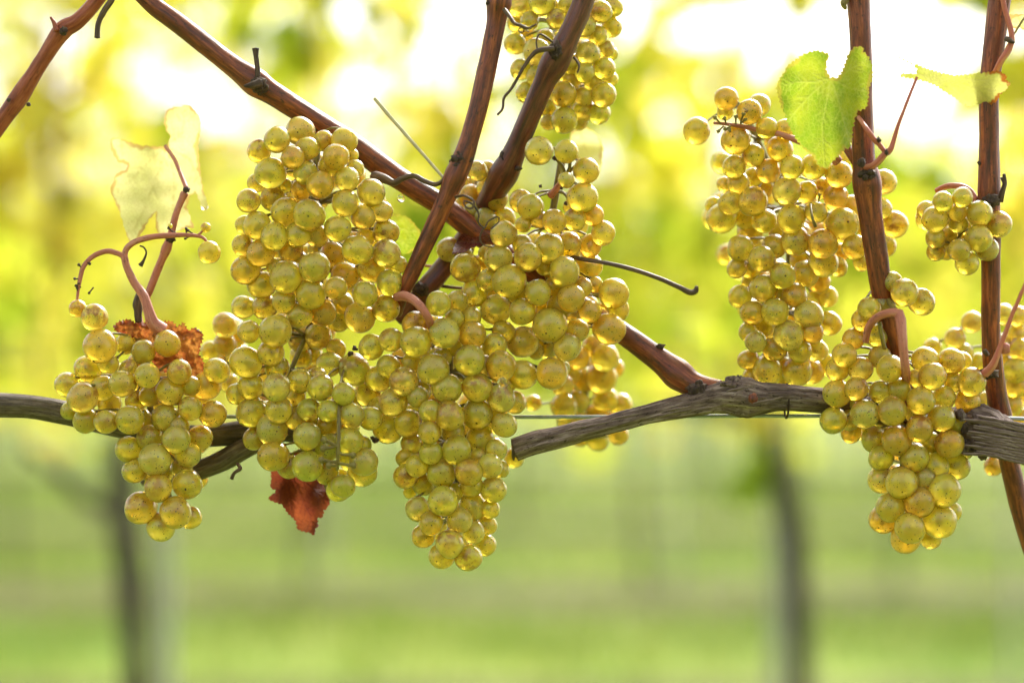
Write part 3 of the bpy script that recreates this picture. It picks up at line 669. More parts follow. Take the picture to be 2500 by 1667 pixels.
stalk('behind', [(1030,606,.05),(1000,612,.05),(975,610,.05)], [4,4,3], M_pink, 'side_stalk')
# left twig
tw = cane('thin purplish brown twig rising to the pale yellow leaf', [(322,745,.030),(318,715,.030),(340,675,.030),(362,620,.030),(388,555,.028),(405,490,.028),(425,442,.028)], [9,9,9,9.5,9,8,7], M_ped, nodes=((.58,.35,.003),(.98,.35,.003)), group='thin side shoots of the near vine', name='side_shoot')
knot(tw, 392, 548, .022, 9, (1.2,.8,1), 61, bits=3); knot(tw, 428, 436, .024, 7, (1.2,.8,1), 62, bits=2)
mb = MB(); mb.tube([F(322,672,.024), F(316,700,.024), F(318,740,.024)], [pr(8*K), pr(11*K), pr(8*K)], seg=10, rough=.3); mb.build('loose_bark', M_knot, tw)

# ------------------------------------------------------------------ leaves
def leaf(label, outl, jn, veins, off, mat, bend, x0, y0, s, teeth=3.0, spacing=4.0, parent=None, cat='leaf', group=None, seed=1, vw=1.5, name='leaf', edgef=None):
    rr = random.Random(seed); pts = [Vector((x0 + x * s, y0 + y * s)) for x, y in outl]
    cen = sum(pts, Vector((0, 0))) / len(pts)
    dense = []
    for i, a in enumerate(pts):
        b = pts[(i + 1) % len(pts)]; L = (b - a).length; m = max(1, int(L / spacing)); nrm = Vector((b.y - a.y, a.x - b.x)).normalized()
        if nrm.dot((a + b) / 2 - cen) < 0: nrm = -nrm
        for k in range(m):
            t = k / m; q = a.lerp(b, t)
            q = q + nrm * (teeth * (((i * 3 + k) % 3) / 2 - .5) * rr.uniform(.5, 1.2))
            dense.append(q)
    xs = [p.x for p in dense]; ys = [p.y for p in dense]
    def inside(p):
        c = False; n = len(dense); j = n - 1
        for i in range(n):
            a, b = dense[i], dense[j]
            if (a.y > p.y) != (b.y > p.y) and p.x < (b.x - a.x) * (p.y - a.y) / (b.y - a.y) + a.x: c = not c
            j = i
        return c
    inner = []
    yy = min(ys)
    while yy < max(ys):
        xx = min(xs) + (spacing * .5 if int((yy - min(ys)) / spacing) % 2 else 0)
        while xx < max(xs):
            p = Vector((xx + rr.uniform(-.6, .6), yy + rr.uniform(-.6, .6)))
            if inside(p) and min((p - d).length for d in dense) > spacing * .6: inner.append(p)
            xx += spacing
        yy += spacing
    V = dense + inner
    res = delaunay_2d_cdt(V, [(i, (i + 1) % len(dense)) for i in range(len(dense))], [list(range(len(dense)))], 1, 1e-4)
    vv, ff = res[0], res[2]
    J = Vector((x0 + jn[0] * s, y0 + jn[1] * s))
    segs = []
    for path in veins:
        q = [Vector((x0 + x * s, y0 + y * s)) for x, y in path]; prev = J
        for k, p in enumerate(q):
            segs.append((prev, p, 1 - .5 * k / len(q)))
            # side veins
            if (p - prev).length > 25:
                d = (p - prev).normalized()
                for t in (.35, .7):
                    for sg in (1, -1):
                        b = prev.lerp(p, t); e = Vector((d.x * .75 - d.y * sg * .65, d.y * .75 + d.x * sg * .65))
                        segs.append((b, b + e * 38 * (1.2 - t), .55))
            prev = p
    W = []; ve = []; ed = []
    for p in vv:
        u = ((p.x - J.x), (p.y - J.y))
        vd = 0
        for a, b, wgt in segs:
            ab = b - a; t = max(0, min(1, (p - a).dot(ab) / max(ab.length_squared, 1e-6))); d = (p - (a + ab * t)).length
            vd = max(vd, wgt * math.exp(-(d / vw) ** 2))
        em = min((p - d).length for d in dense)
        W.append(P(p.x, p.y, off + bend(u[0], u[1]) + .0016 * noise.noise(Vector((p.x * .02, p.y * .02, seed))) - .0005 * vd))
        ve.append(vd); ed.append(max(0, 1 - em / 22) * (edgef((p.x - x0) / s, (p.y - y0) / s) if edgef else 1))
    me = mesh(name, W, [tuple(f) for f in ff])
    for nme, dat in (('vein', ve), ('edge', ed)):
        a = me.attributes.new(nme, 'FLOAT', 'POINT'); a.data.foreach_set('value', dat)
    me.materials.append(mat)
    o = link(name, me, parent)
    if parent is None: tag(o, label, cat, group)
    elif label: o['label'] = label
    return o
M_leaf_g = leaf_material('green_yellow_leaf', (.22, .34, .015), (.42, .47, .025), (.50, .55, .10), edge=(.46, .40, .05), trans=.5)
M_leaf_y = leaf_material('pale_yellow_leaf', (.56, .60, .09), (.72, .70, .20), (.52, .50, .14), edge=(.40, .13, .02), trans=.38)
M_leaf_yb = leaf_material('bright_yellow_leaf', (.80, .77, .30), (.84, .77, .36), (.62, .54, .18), edge=(.62, .42, .12), trans=.48, bump=.08)
M_leaf_r = leaf_material('dry_red_leaf', (.15, .026, .012), (.27, .065, .02), (.10, .018, .012), edge=(.18, .035, .015), trans=.5, rough=.75, blotch=(.14, .03, .015), scale=45)
M_leaf_o = leaf_material('dry_orange_leaf', (.40, .12, .025), (.52, .24, .05), (.20, .05, .02), edge=(.30, .07, .02), trans=.45, rough=.5, blotch=(.22, .06, .02), scale=90)
M_leaf_m = leaf_material('dark_red_leaf', (.09, .018, .015), (.16, .035, .025), (.20, .06, .04), trans=.15, rough=.3)

lf = leaf('heart shaped yellow green leaf', [(437,320),(415,285),(410,240),(425,195),(430,180),(400,165),(350,155),(290,170),(240,200),(180,250),(160,285),(130,330),(113,370),(118,420),(135,480),(160,540),(190,620),
  (230,690),(280,750),(330,795),(360,845),(400,865),(425,860),(450,820),(490,785),(520,745),(552,740),(562,690),(570,620),(585,560),(600,520),(650,500),(662,450),(668,380),(685,330),(690,260),(672,210),
  (655,180),(632,168),(628,135),(590,130),(560,150),(535,190),(520,240),(495,295),(470,318)], (437,322),
  [[(340,345),(240,345),(140,370)],[(340,400),(240,500),(180,590)],[(415,450),(385,600),(400,850)],[(480,450),(520,600),(550,720)],[(520,290),(600,240),(660,220)],[(540,380),(650,400)]],
  -.014, M_leaf_g, lambda u, v: -.006 * math.exp(-((u - 25) / 22) ** 2) + .013 * max(0, (u - 30) / 100) ** 1.3 + .004 * (v / 180) + .003 * math.sin(u * .05), 1850, 60, .408, parent=cE, seed=4, teeth=5, spacing=3.4)
wisp(lf, [(1972,270,-.002),(1990,296,-.010),(2006,318,-.010),(2016,328,-.009)], [5,5.5,6.5,8], M_pink, 'petiole')
ls = wisp(cE, [(1988,386,-.002),(2010,378,-.006),(2030,356,-.008),(2034,350,-.008)], [9,8,8,8], M_pink, 'lateral_shoot')
wisp(ls, [(2034,350,-.008),(2022,336,-.009),(2012,322,-.010)], [6,6,6], M_pink, 'stalk')
mb = MB(); mb.lump(F(2018,322,-.011), pr(6*K), (1,1,1), .4, 71, 2); mb.lump(F(2036,350,-.011), pr(6*K), (.7,1,1.2), .4, 72, 2); mb.build('bud', M_knot, ls)
lg = leaf('folded pale leaf with browned tip', [(770,185),(830,190),(880,210),(940,235),(1010,262),(1100,290),(1180,305),(1260,300),(1340,290),(1440,278),(1465,290),(1495,310),(1480,330),(1515,350),(1490,390),(1450,420),
  (1435,460),(1380,488),(1310,475),(1270,492),(1220,475),(1180,440),(1120,405),(1060,365),(1000,345),(950,330),(900,325),(848,315),(855,295),(900,292),(945,296),(952,270),(930,242),(850,205)], (955,298),
  [[(1100,330),(1250,370),(1440,400)],[(1100,310),(1300,330),(1480,340)],[(1050,330),(1150,390),(1250,460)],[(930,250),(850,210)]],
  -.006, M_leaf_y, lambda u, v: .006 * math.sin(u * .02) + .010 * (v / 60), 1850, 60, .408, parent=ls, seed=9, spacing=3.2, teeth=4.5, edgef=lambda x, y: max(.15, min(1, (x - 1200) / 200)))
wisp(lg, [(2106,178,-.008),(2085,230,-.010),(2064,285,-.010),(2052,325,-.009),(2046,342,-.009),(2036,352,-.008)], [3.5,4,4.5,5.5,7,8], M_pink, 'petiole')
ll = leaf('pale yellow lobed leaf', [(790,415),(700,410),(640,405),(560,385),(490,358),(445,365),(440,400),(455,450),(490,510),(550,530),(540,560),(480,580),(455,640),(440,690),(470,760),(500,830),(520,890),(540,960),(565,1025),
  (610,1010),(650,960),(690,880),(735,830),(730,900),(740,960),(790,980),(860,960),(930,930),(980,930),(960,880),(930,800),(950,730),(985,700),(1020,780),(1040,820),(1065,810),(1060,760),(1035,690),(1020,600),(1010,500),
  (1000,410),(1018,330),(1018,230),(980,175),(940,145),(880,155),(820,165),(790,200),(785,260),(800,310),(825,350),(810,400)], (800,412),
  [[(700,500),(560,640),(470,700)],[(740,600),(660,800),(570,1000)],[(850,600),(840,800),(860,950)],[(950,500),(1010,650),(1050,790)],[(900,330),(920,180)],[(650,440),(480,400)]],
  .052, M_leaf_yb, lambda u, v: .003 * math.sin(v * .02) + .004 * math.cos(u * .03) - .00006 * v, 100, 200, .3827, parent=tw, seed=12, spacing=5)
wisp(ll, [(380,336,.048),(400,365,.042),(415,400,.036),(428,432,.030)], [5,5,5,6], M_ped, 'petiole')
leaf('dry brown red leaf hanging by its tip below the green bunch', [(320,1075),(350,1000),(450,950),(560,900),(650,960),(700,1060),(715,1180),(745,1290),(730,1330),(700,1350),(695,1400),(655,1410),(660,1470),(640,1480),(635,1530),(590,1510),
  (510,1490),(500,1430),(440,1370),(400,1310),(340,1290),(302,1272),(320,1245),(350,1230),(355,1210),(318,1190),(325,1130)], (450,1060),
  [[(530,1230),(600,1380),(630,1520)],[(420,1180),(340,1260)],[(600,1180),(730,1290)],[(450,1200),(470,1350),(500,1460)]], .034, M_leaf_r, lambda u, v: .004 * math.sin(u * .08) + .003 * math.sin(v * .06), 550, 780, .3443, teeth=4, seed=21, spacing=3.2, name='dry_leaf')
leaf('crumpled orange brown dry leaf caught on top of the leftmost bunch', [(457,125),(490,90),(560,75),(610,100),(680,100),(740,100),(780,90),(830,85),(870,120),(910,95),(940,150),(980,125),(1035,165),(1030,210),(1020,240),(1010,300),
  (1040,345),(1040,430),(980,500),(870,480),(800,420),(720,380),(680,250),(600,225),(540,185),(480,155)], (770,110),
  [[(650,150),(540,140)],[(700,200),(700,330)],[(850,250),(900,400)],[(900,180),(1010,200)],[(620,120),(500,110)]], .024, M_leaf_o,
  lambda u, v: .007 * noise.noise(Vector((u * .035, v * .035, 3))) + .003 * noise.noise(Vector((u * .09, v * .09, 8))), 100, 750, .3827, teeth=6, seed=31, spacing=2.6, vw=1.4, name='dry_leaf')
leaf('small dark maroon leaf scrap at the crossing of the canes', [(325,1010),(340,940),(390,860),(430,840),(470,880),(560,860),(610,850),(618,905),(540,940),(470,960),(430,990),(370,1000)], (610,860),
  [[(480,910),(340,1000)],[(440,870),(380,920)]], .004, M_leaf_m, lambda u, v: .003 * math.sin(u * .06) + .004 * math.sin(v * .1), 1000, 300, .3188, teeth=2, seed=41, spacing=3, name='dry_leaf')
leaf('faint green leaf edge showing between the tallest bunch and the crossing cane', [(1230,770),(1340,780),(1420,800),(1480,870),(1520,930),(1500,1000),(1400,1060),(1300,1020),(1230,900)], (1230,880),
  [[(1350,880),(1480,900)],[(1330,820),(1420,820)],[(1330,950),(1420,1000)]], .050, M_leaf_g, lambda u, v: .005 * math.sin(u * .04), 500, 250, .3508, seed=51, spacing=4, cat='leaf')
leaf('pale yellow blurred leaf behind the loose berries left of the dark tendril', [(1240,40),(1330,20),(1430,80),(1480,180),(1470,330),(1440,430),(1360,440),(1300,360),(1260,250),(1230,130)], (1300,50),
  [[(1350,200),(1420,400)]], .085, M_leaf_yb, lambda u, v: .006 * math.sin(v * .05), 1000, 300, .3188, seed=61, spacing=5)
leaf('yellow leaf corner in the top right corner', [(1500,-60),(1620,-60),(1660,20),(1600,40),(1570,20),(1540,28),(1505,5)], (1590,30), [[(1560,-40)]], .012, M_leaf_yb, lambda u, v: 0, 1850, 60, .408, seed=71, spacing=4)

# water drops
def drop(x, y, r, off, label):
    mb = MB(); c = F(x, y, off); rm = pr(r * K)
    bm = bmesh.new(); bmesh.ops.create_icosphere(bm, subdivisions=4, radius=1)
    v = [c + Vector((q.co.x, q.co.y, q.co.z * (1.0 if q.co.z < 0 else 1.25)) ) * rm for q in bm.verts]; f = [tuple(a.index for a in p.verts) for p in bm.faces]; bm.free()
    o = link('water_drop', mesh('water_drop', v, f), None, M_water); tag(o, label, 'drop', 'hanging water drops')
drop(921, 457, 9, .026, 'clear drop hanging under the slanting cane right of the tallest bunch')
drop(1154, 880, 11, -.016, 'clear drop hanging under a berry above the middle bunch tip')
drop(470, 474, 9, .050, 'bright drop on the tip of the pale yellow lobed leaf')
NEARLEAF = 260
# ------------------------------------------------------------------ the vineyard behind
def ground_material():
    g = NT('grass_ground')
    tc = g.n('TexCoord').outputs['Object']
    n1 = g.noise(tc, .9, 4); n2 = g.noise(tc, 9, 4); n3 = g.noise(tc, 60, 3)
    c = g.mix(g.step(n1, .42, .58), (.14, .24, .030), (.28, .36, .070))
    c = g.mix(g.math('MULTIPLY', g.step(n2, .45, .7), .5), c, (.33, .32, .12))
    c = g.mix(g.math('MULTIPLY', g.step(n3, .5, .7), .3), c, (.07, .12, .02))
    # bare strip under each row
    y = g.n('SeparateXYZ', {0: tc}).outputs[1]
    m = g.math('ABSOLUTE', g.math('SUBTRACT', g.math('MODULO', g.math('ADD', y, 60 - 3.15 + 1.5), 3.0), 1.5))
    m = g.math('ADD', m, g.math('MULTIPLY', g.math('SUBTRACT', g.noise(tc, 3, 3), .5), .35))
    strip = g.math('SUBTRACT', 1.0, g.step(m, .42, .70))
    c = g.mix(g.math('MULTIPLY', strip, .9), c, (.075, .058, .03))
    p = g.n('BsdfPrincipled', {'Base Color': c, 'Roughness': .9, 'Specular IOR Level': .1})
    return g.surf(p.outputs[0])
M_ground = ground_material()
ys = [-60, -10] + [i * 2.0 for i in range(0, 16)] + [40, 80, 200, 400]
vv = []; ff = []
for y in ys:
    for x in (-300, -40, -8, 0, 8, 40, 300): vv.append((x, y, 0))
for i in range(len(ys) - 1):
    for j in range(6): ff.append((i * 7 + j, i * 7 + j + 1, (i + 1) * 7 + j + 1, (i + 1) * 7 + j))
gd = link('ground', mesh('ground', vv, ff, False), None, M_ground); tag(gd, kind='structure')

def blade_material():
    g = NT('grass_blades'); a = g.n('Attribute', attribute_name='tone', attribute_type='GEOMETRY').outputs['Fac']
    c = g.ramp(a, [(0, (.11, .20, .022)), (.6, (.25, .34, .05)), (1, (.43, .42, .14))])
    d = g.n('BsdfDiffuse', {'Color': c}); t = g.n('BsdfTranslucent', {'Color': c})
    return g.surf(g.n('MixShader', {0: .4, 1: d.outputs[0], 2: t.outputs[0]}).outputs[0])
rs = np.random.RandomState(4); N = 60000
yy = 1.5 + 16.5 * rs.rand(N) ** .8; xx = (rs.rand(N) - .5) * (yy * .55 + 1.6)
dst = np.abs(((yy - 3.15 + 61.5) % 3.0) - 1.5); keepb = (dst > .58 + .12 * np.sin(xx * 2.3)) | (rs.rand(N) < .15); xx = xx[keepb]; yy = yy[keepb]; N = len(xx)
hh = .03 + .07 * rs.rand(N) * (.5 + .5 * np.sin(xx * 3 + yy * 2)); an = rs.rand(N) * 6.28; wd = .004 + .004 * rs.rand(N)
lx, ly = (rs.rand(N) - .5) * .05, (rs.rand(N) - .5) * .05
v = np.zeros((N, 3, 3)); v[:, 0, 0] = xx - wd * np.cos(an); v[:, 0, 1] = yy - wd * np.sin(an); v[:, 1, 0] = xx + wd * np.cos(an); v[:, 1, 1] = yy + wd * np.sin(an)
v[:, 2, 0] = xx + lx; v[:, 2, 1] = yy + ly; v[:, 2, 2] = hh
me = bpy.data.meshes.new('grass'); me.vertices.add(N * 3); me.vertices.foreach_set('co', v.ravel()); me.loops.add(N * 3); me.loops.foreach_set('vertex_index', np.arange(N * 3)); me.polygons.add(N)
me.polygons.foreach_set('loop_start', np.arange(N) * 3); me.update(calc_edges=True)
at = me.attributes.new('tone', 'FLOAT', 'FACE'); at.data.foreach_set('value', rs.rand(N))
go = link('grass', me, None, blade_material()); tag(go, 'short green grass between the vine rows', 'grass', kind='stuff')

def foliage_material():
    g = NT('vine_foliage'); a = g.n('Attribute', attribute_name='tone', attribute_type='GEOMETRY').outputs['Fac']
    oi = g.n('ObjectInfo').outputs['Random']
    c = g.ramp(g.math('ADD', g.math('MULTIPLY', a, .8), g.math('MULTIPLY', oi, .2)), [(0, (.13, .22, .02)), (.28, (.33, .44, .03)), (.60, (.64, .63, .055)), (.86, (.78, .68, .11)), (1, (.58, .30, .05))])
    p = g.n('BsdfPrincipled', {'Base Color': c, 'Roughness': .45, 'Specular IOR Level': .35}); t = g.n('BsdfTranslucent', {'Color': c})
    return g.surf(g.n('MixShader', {0: .72, 1: p.outputs[0], 2: t.outputs[0]}).outputs[0])
M_fol = foliage_material()
M_bark = simple('trunk_bark', (.085, .072, .058), .9, var=.5, scale=60)
M_stake = simple('weathered_stake', (.50, .52, .46), .8, var=.25, scale=30)
LEAF2D = [(0, -.1), (.28, -.42), (.52, -.20), (.46, .12), (.62, .38), (.25, .42), (0, .78), (-.25, .42), (-.62, .38), (-.46, .12), (-.52, -.20), (-.28, -.42)]
def foliage_mesh(seed, pts, size=(.05, .085), tone_bias=0.0):
    rr = random.Random(seed); v = []; f = []; tone = []
    for p in pts:
        s = rr.uniform(*size); n = Vector((rr.uniform(-1, 1), rr.uniform(-1.3, .6), rr.uniform(-.7, .9))).normalized(); q = n.to_track_quat('Z', 'Y') @ Matrix.Rotation(rr.uniform(0, 6.28), 3, 'Z').to_quaternion()
        b0 = len(v); cup = rr.uniform(-.3, .3)
        for (x, y) in LEAF2D: v.append(Vector(p) + q @ Vector((x * s, y * s, cup * (x * x + y * y) * s)))
        v.append(Vector(p) + q @ Vector((0, .05 * s, 0)))
        t = min(1, max(0, rr.gauss(.50, .17) + tone_bias + .6 * noise.noise(Vector(p) * 3.4 + Vector((seed * 1.7, 0, 0)))))
        for k in range(12): f.append((b0 + 12, b0 + k, b0 + (k + 1) % 12)); tone.append(t)
    me = mesh('foliage', v, f, False); at = me.attributes.new('tone', 'FLOAT', 'FACE'); at.data.foreach_set('value', tone)
    me.materials.append(M_fol); return me

# open places in the two nearest leaf walls, as directions seen from the path (overview pixels: x, y, rx, ry)
GAPS = [(150,60,90,60),(440,50,70,45),(445,225,34,75),(600,25,85,32),(770,178,36,34),(925,160,24,20),(1058,190,24,55),(1050,30,42,42),(1475,30,50,60),(1640,205,48,40),
        (1750,50,120,70),(2060,90,270,115),(2070,225,150,60),(1565,40,24,20),(1370,320,30,24),(335,130,20,30),(15,130,22,26)]
_r = random.Random(88)
GAPS += [(_r.uniform(-100, 2450), _r.uniform(-20, 560), _r.uniform(16, 34), _r.uniform(16, 34)) for _ in range(30)]
def open_at(x, y, z):
    px = 1176 + x / y * FPX / K; py = 784 - (z - CAM_H) / y * FPX / K
    return any(((px - a) / (rx + (6 if rx < 45 else -18))) ** 2 + ((py - b) / (ry + (6 if rx < 45 else -16))) ** 2 < 1 for a, b, rx, ry in GAPS)

def trunk_mesh(seed, h=.78, lean=0.0, r=.017):
    rr = random.Random(seed); mb = MB()
    a = Vector((0, 0, -.03)); pts = [a]; n = 6
    for i in range(1, n + 1): pts.append(Vector((lean * i / n + rr.uniform(-.012, .012), rr.uniform(-.015, .015), h * i / n)))
    mb.tube(pts, [r * 1.25] + [r * rr.uniform(.9, 1.1) for _ in range(n)], seg=12, step=.03, rough=.15, seed=seed)
    top = pts[-1]
    for sg in (-1, 1):
        mb.tube([top, top + Vector((sg * .09, 0, .05)), top + Vector((sg * .26, rr.uniform(-.02, .02), .12)), top + Vector((sg * .48, rr.uniform(-.02, .02), .14))], [r * .7, r * .45, r * .32, r * .25], seg=9, step=.03, rough=.15, seed=seed + sg)
    mb.lump(top, r * 1.5, (1.1, 1, 1), .3, seed, 2)
    me = mb.mesh('trunk'); me.materials.append(M_bark); return me
def near_trunk(pts, arm, r):
    mb = MB(); x0 = pts[-1][0]
    def W(p): return Vector((X(p[0], 3.15) - X(x0, 3.15), (p[2] if len(p) > 2 else 0), CAM_H - (p[1] - 784) / (FPX / K) * 3.15))
    q = [W(p) for p in pts]; q.append(Vector((q[-1].x, q[-1].y, -.03)))
    mb.tube(q, [r * .8] + [r] * (len(q) - 2) + [r * 1.3], seg=14, step=.02, rough=.16, seed=r * 900)
    for a in arm: mb.tube([W(p) for p in a], [r * .7, r * .6, r * .5, r * .4][:len(a)], seg=10, step=.02, rough=.16, seed=2)
    me = mb.mesh('trunk'); me.materials.append(M_bark); return me
def X(px, D): return (px - 1176) / (FPX / K) * D
NEAR = {1: near_trunk([(262,1010),(270,1080,.01),(278,1200),(298,1400),(318,1620),(322,1800)], [[(275,1170),(215,1160),(140,1090),(60,1030)],[(264,1020),(330,1000),(480,985)]], .0165),
        2: near_trunk([(1728,950),(1752,1010,.01),(1800,1110),(1828,1220),(1838,1420),(1845,1620),(1845,1800)], [[(1728,955),(1600,935),(1450,930)]], .0150)}
def canes_mesh(seed):
    rr = random.Random(seed); mb = MB()
    for i in range(6):
        x = -.45 + i * .18 + rr.uniform(-.04, .04)
        mb.tube([Vector((x, 0, .90)), Vector((x + rr.uniform(-.05, .05), rr.uniform(-.08, .08), 1.3)), Vector((x + rr.uniform(-.12, .12), rr.uniform(-.15, .15), rr.uniform(1.6, 1.95)))], [.005, .0045, .003], seg=5, step=.05)
    me = mb.mesh('canes'); me.materials.append(M_cane); return me
TR = [trunk_mesh(i, lean=(-.06, .05, .02, -.02)[i % 4]) for i in range(6)]; CN = [canes_mesh(i) for i in range(3)]
FO = {}
def generic_foliage(k, dens):
    if (k, dens) in FO: return FO[(k, dens)]
    rr = random.Random(k * 13 + dens); pts = []
    for i in range(dens):
        x = rr.uniform(-.58, .58); z = .72 + 1.12 * rr.random() ** 1.1; y = rr.gauss(0, .13)
        if noise.noise(Vector((x * 2.5 + k * 5, y, z * 3))) < -.18: continue
        pts.append((x, y, z))
    FO[(k, dens)] = foliage_mesh(k, pts); return FO[(k, dens)]
row_y = [3.15, 6.15, 9.15, 12.15, 15.15, 18.15, 21.15, 24.15, 27.15]
spots = {3.15: [X(-700, 3.15), X(322, 3.15), X(1845, 3.15), X(3350, 3.15)],
         6.15: [X(-560, 6.15), X(338, 6.15), X(1850, 6.15), X(2740, 6.15)],
         9.15: [X(40, 9.15), X(690, 9.15), X(1480, 9.15), X(2060, 9.15), X(2700, 9.15)]}
stakes = {3.15: [X(1782, 3.15), X(368, 3.15)], 9.15: [X(1552, 9.15), X(748, 9.15)], 6.15: [X(2330, 6.15)]}
side = {-1: 'left', 1: 'right'}
nv = 0
for ri, D in enumerate(row_y):
    half = D * .215 + .65
    xs = spots.get(D)
    if xs is None:
        rr = random.Random(ri); xs = []; x = -half + rr.uniform(0, .9)
        while x < half: xs.append(x); x += 1.02 + rr.uniform(-.08, .08)
    rowname = ('nearest row behind', 'second row behind', 'third row behind', 'fourth row behind', 'fifth row behind', 'sixth row behind', 'seventh row behind', 'eighth row behind', 'ninth row behind', 'tenth row behind', 'farthest row behind')[ri]
    shown = 0
    for xi, x in enumerate(xs):
        root = empty('grapevine', (x, D, 0)); nv += 1; pxx = 1176 + x / D * FPX / K
        kind = 'dark trunk, yellow leaves'
        nm = {0: 'first', 1: 'second', 2: 'third', 3: 'fourth', 4: 'fifth', 5: 'sixth', 6: 'seventh', 7: 'eighth', 8: 'ninth', 9: 'tenth', 10: 'eleventh', 11: 'twelfth', 12: 'thirteenth', 13: 'fourteenth', 14: 'fifteenth', 15: 'sixteenth', 16: 'seventeenth'}.get(shown, 'last')
        if pxx < 0: lab = f'blurred vine of the {rowname} whose leaves reach in from the left edge'
        elif pxx > 2352: lab = f'blurred vine of the {rowname} whose leaves reach in from the right edge'
        else: lab = f'blurred vine with dark trunk in the {rowname}, {nm} from the left'; shown += 1
        tag(root, lab, 'vine', 'vines in the rows behind')
        t = bpy.data.objects.new('trunk', NEAR[xi] if ri == 0 and xi in NEAR else TR[(xi + ri * 2) % 6]); col.objects.link(t); t.parent = root
        t.scale = (1, .62, .8, .8, .8, .8, .8, .8, .8)[ri:ri + 1] * 2 + (1,)
        c = bpy.data.objects.new('canes', CN[(xi + ri) % 3]); col.objects.link(c); c.parent = root; c['kind'] = 'stuff'
        if ri < 2:
            rr = random.Random(xi * 31 + ri); pts = []
            cell = (xs[xi + 1] - x) / 2 if xi + 1 < len(xs) else .55; cel0 = (x - xs[xi - 1]) / 2 if xi else .55
            for i in range(int((1500, 1150)[ri] * (cel0 + cell) / (.87, 1.15)[ri])):
                lx = rr.uniform(-cel0, cell); z = (.85, .66)[ri] + (1.03, 1.22)[ri] * rr.random() ** .8; y = rr.gauss(0, .12)
                if open_at(x + lx, D + y, z): continue
                if noise.noise(Vector(((x + lx) * 6, D, z * 6))) < -.22: continue
                pts.append((lx, y, z))
            fm = foliage_mesh(xi + ri * 50, pts, size=(.036, .066), tone_bias=(.17, .10)[ri])
        else:
            fm = generic_foliage((xi + ri) % 5, 620 if ri < 5 else 420)
        f = bpy.data.objects.new('foliage', fm); col.objects.link(f); f.parent = root; f['kind'] = 'stuff'
        if ri >= 2: f.scale = (1, 1, .94)
# posts
mb = MB(); mb.tube([Vector((0, 0, -.05)), Vector((.004, 0, .6)), Vector((0, 0, 1.25))], .011, seg=8, step=.2); STK = mb.mesh('stake', M_stake)
sk = 0
for D, l in stakes.items():
    for i, x in enumerate(l):
        o = bpy.data.objects.new('vine_stake', STK); col.objects.link(o); o.location = (x, D + .02, 0); sk += 1
        tag(o, ('pale stake just left of the dark right hand trunk', 'pale stake just right of the dark trunk at lower left', 'faint pale stake right of the blurred trunk below the grey arm', 'faintest pale stake, below the hanging red dry leaf', 'faint pale stake near the right edge')[sk - 1], 'stake', 'planting stakes in the rows behind')
for ri, D in enumerate(row_y[:4]):
    mb = MB(); mb.tube([Vector((-D * .3 - 1, D, .92)), Vector((D * .3 + 1, D, .92))], .0012, seg=5, step=.5)
    o = mb.build('trellis_wire', M_wire); tag(o, 'wire carrying the fruit along the ' + ('nearest', 'second', 'third', 'fourth')[ri] + ' row behind', 'wire', 'trellis wires of the rows behind')

# row behind the photographer across the path, unseen, leaves thickened to block sky light
for i in range(5):
    x = -2.1 + i * 1.05
    root = empty('grapevine', (x, -1.0, 0)); tag(root, 'unseen vine of the row behind the viewer, leaves thickened to block sky light', 'vine', 'unseen vines behind the viewer')
    t = bpy.data.objects.new('trunk', TR[i % 6]); col.objects.link(t); t.parent = root
    f = bpy.data.objects.new('foliage', generic_foliage(i % 5, 1300)); col.objects.link(f); f.parent = root; f['kind'] = 'stuff'

# unseen leaves of the near vine, added above the frame to shade the bunches
for i in range(3):
    root = empty('grapevine', (-.95 + i * .95, 1.14, 0)); tag(root, 'unseen leafy top of the near vine, added above the frame to shade the bunches', 'vine', 'unseen leafy tops of the near row')
    rr = random.Random(600 + i); pts = [(rr.uniform(-.5, .5), rr.gauss(0, .10), 1.36 + .5 * rr.random()) for _ in range(NEARLEAF)]
    f = bpy.data.objects.new('foliage', foliage_mesh(600 + i, pts)); col.objects.link(f); f.parent = root; f['kind'] = 'stuff'

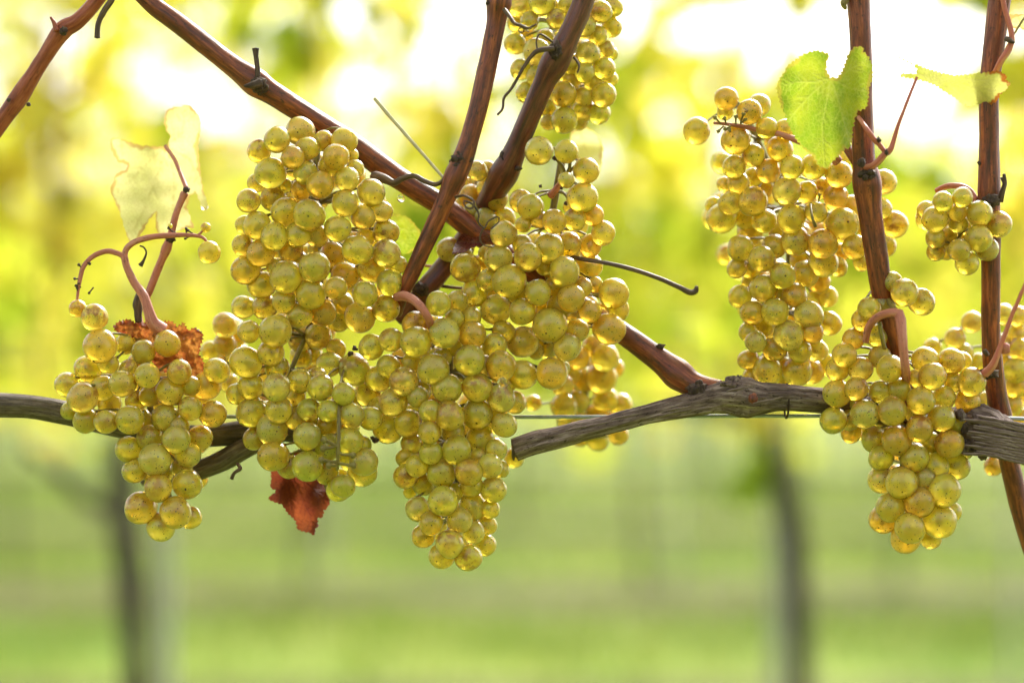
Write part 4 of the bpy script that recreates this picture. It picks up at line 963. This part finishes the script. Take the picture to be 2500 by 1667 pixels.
# distant trees
def far_tree(seed):
    rr = random.Random(seed); pts = []
    for k in range(7):
        c = Vector((rr.uniform(-2.2, 2.2), rr.uniform(-1.5, 1.5), rr.uniform(1.6, 4.2))); r = rr.uniform(.8, 1.5)
        for i in range(130):
            d = Vector((rr.gauss(0, 1), rr.gauss(0, 1), rr.gauss(0, 1))).normalized() * r * rr.uniform(.6, 1.05); pts.append(c + d)
    return foliage_mesh(seed, pts, size=(.18, .32), tone_bias=-.30)
FT = [far_tree(i) for i in range(3)]
mbt = MB(); mbt.tube([Vector((0, 0, -.1)), Vector((.1, 0, 1.5)), Vector((0, 0, 3.4))], [.22, .16, .08], seg=8, step=.4, rough=.1)
FTT = mbt.mesh('trunk', M_bark)
n_ = ('first', 'second', 'third', 'fourth', 'fifth', 'sixth', 'seventh', 'eighth', 'ninth')
for i in range(9):
    rr = random.Random(i + 200); x = -24 + i * 6 + rr.uniform(-1.5, 1.5)
    root = empty('tree', (x, 62 + rr.uniform(-4, 6), 0)); tag(root, f'hazy green tree beyond the vineyard, {n_[i]} from the left', 'tree', 'trees beyond the vineyard')
    root.scale = (1.4, 1.4, rr.uniform(.8, 1.3)); root.rotation_euler.z = rr.uniform(0, 6)
    t = bpy.data.objects.new('trunk', FTT); col.objects.link(t); t.parent = root
    f = bpy.data.objects.new('crown', FT[i % 3]); col.objects.link(f); f.parent = root; f['kind'] = 'stuff'

# a dark cluster among the leaves of the nearest row behind, and a few low green leaves by its right hand trunk
root = empty('grape_bunch', F(150, 470, 2.02)); tag(root, 'small dark blurred cluster among the yellow leaves at far left', 'grape bunch')
M_dark = simple('dark_berry', (.03, .035, .06), .4)
db = BERRY[0].copy(); db.materials.clear(); db.materials.append(M_dark); db.materials.append(M_dark)
rr = random.Random(3)
for i in range(16):
    o = bpy.data.objects.new('grape', db); col.objects.link(o); o.parent = root
    o.location = (rr.uniform(-.018, .018), rr.uniform(-.015, .015), .03 - i * .0028); o.scale = (.009,) * 3
fm = foliage_mesh(901, [F(1730, 1040, 2.0), F(1735, 1100, 2.0), F(1722, 1130, 2.0), F(1718, 1080, 2.03)], size=(.035, .05), tone_bias=-.55)
o = link('low_leaves', fm, None); tag(o, 'small blurred green leaf cluster hanging under the arm of the right hand trunk', 'leaves')
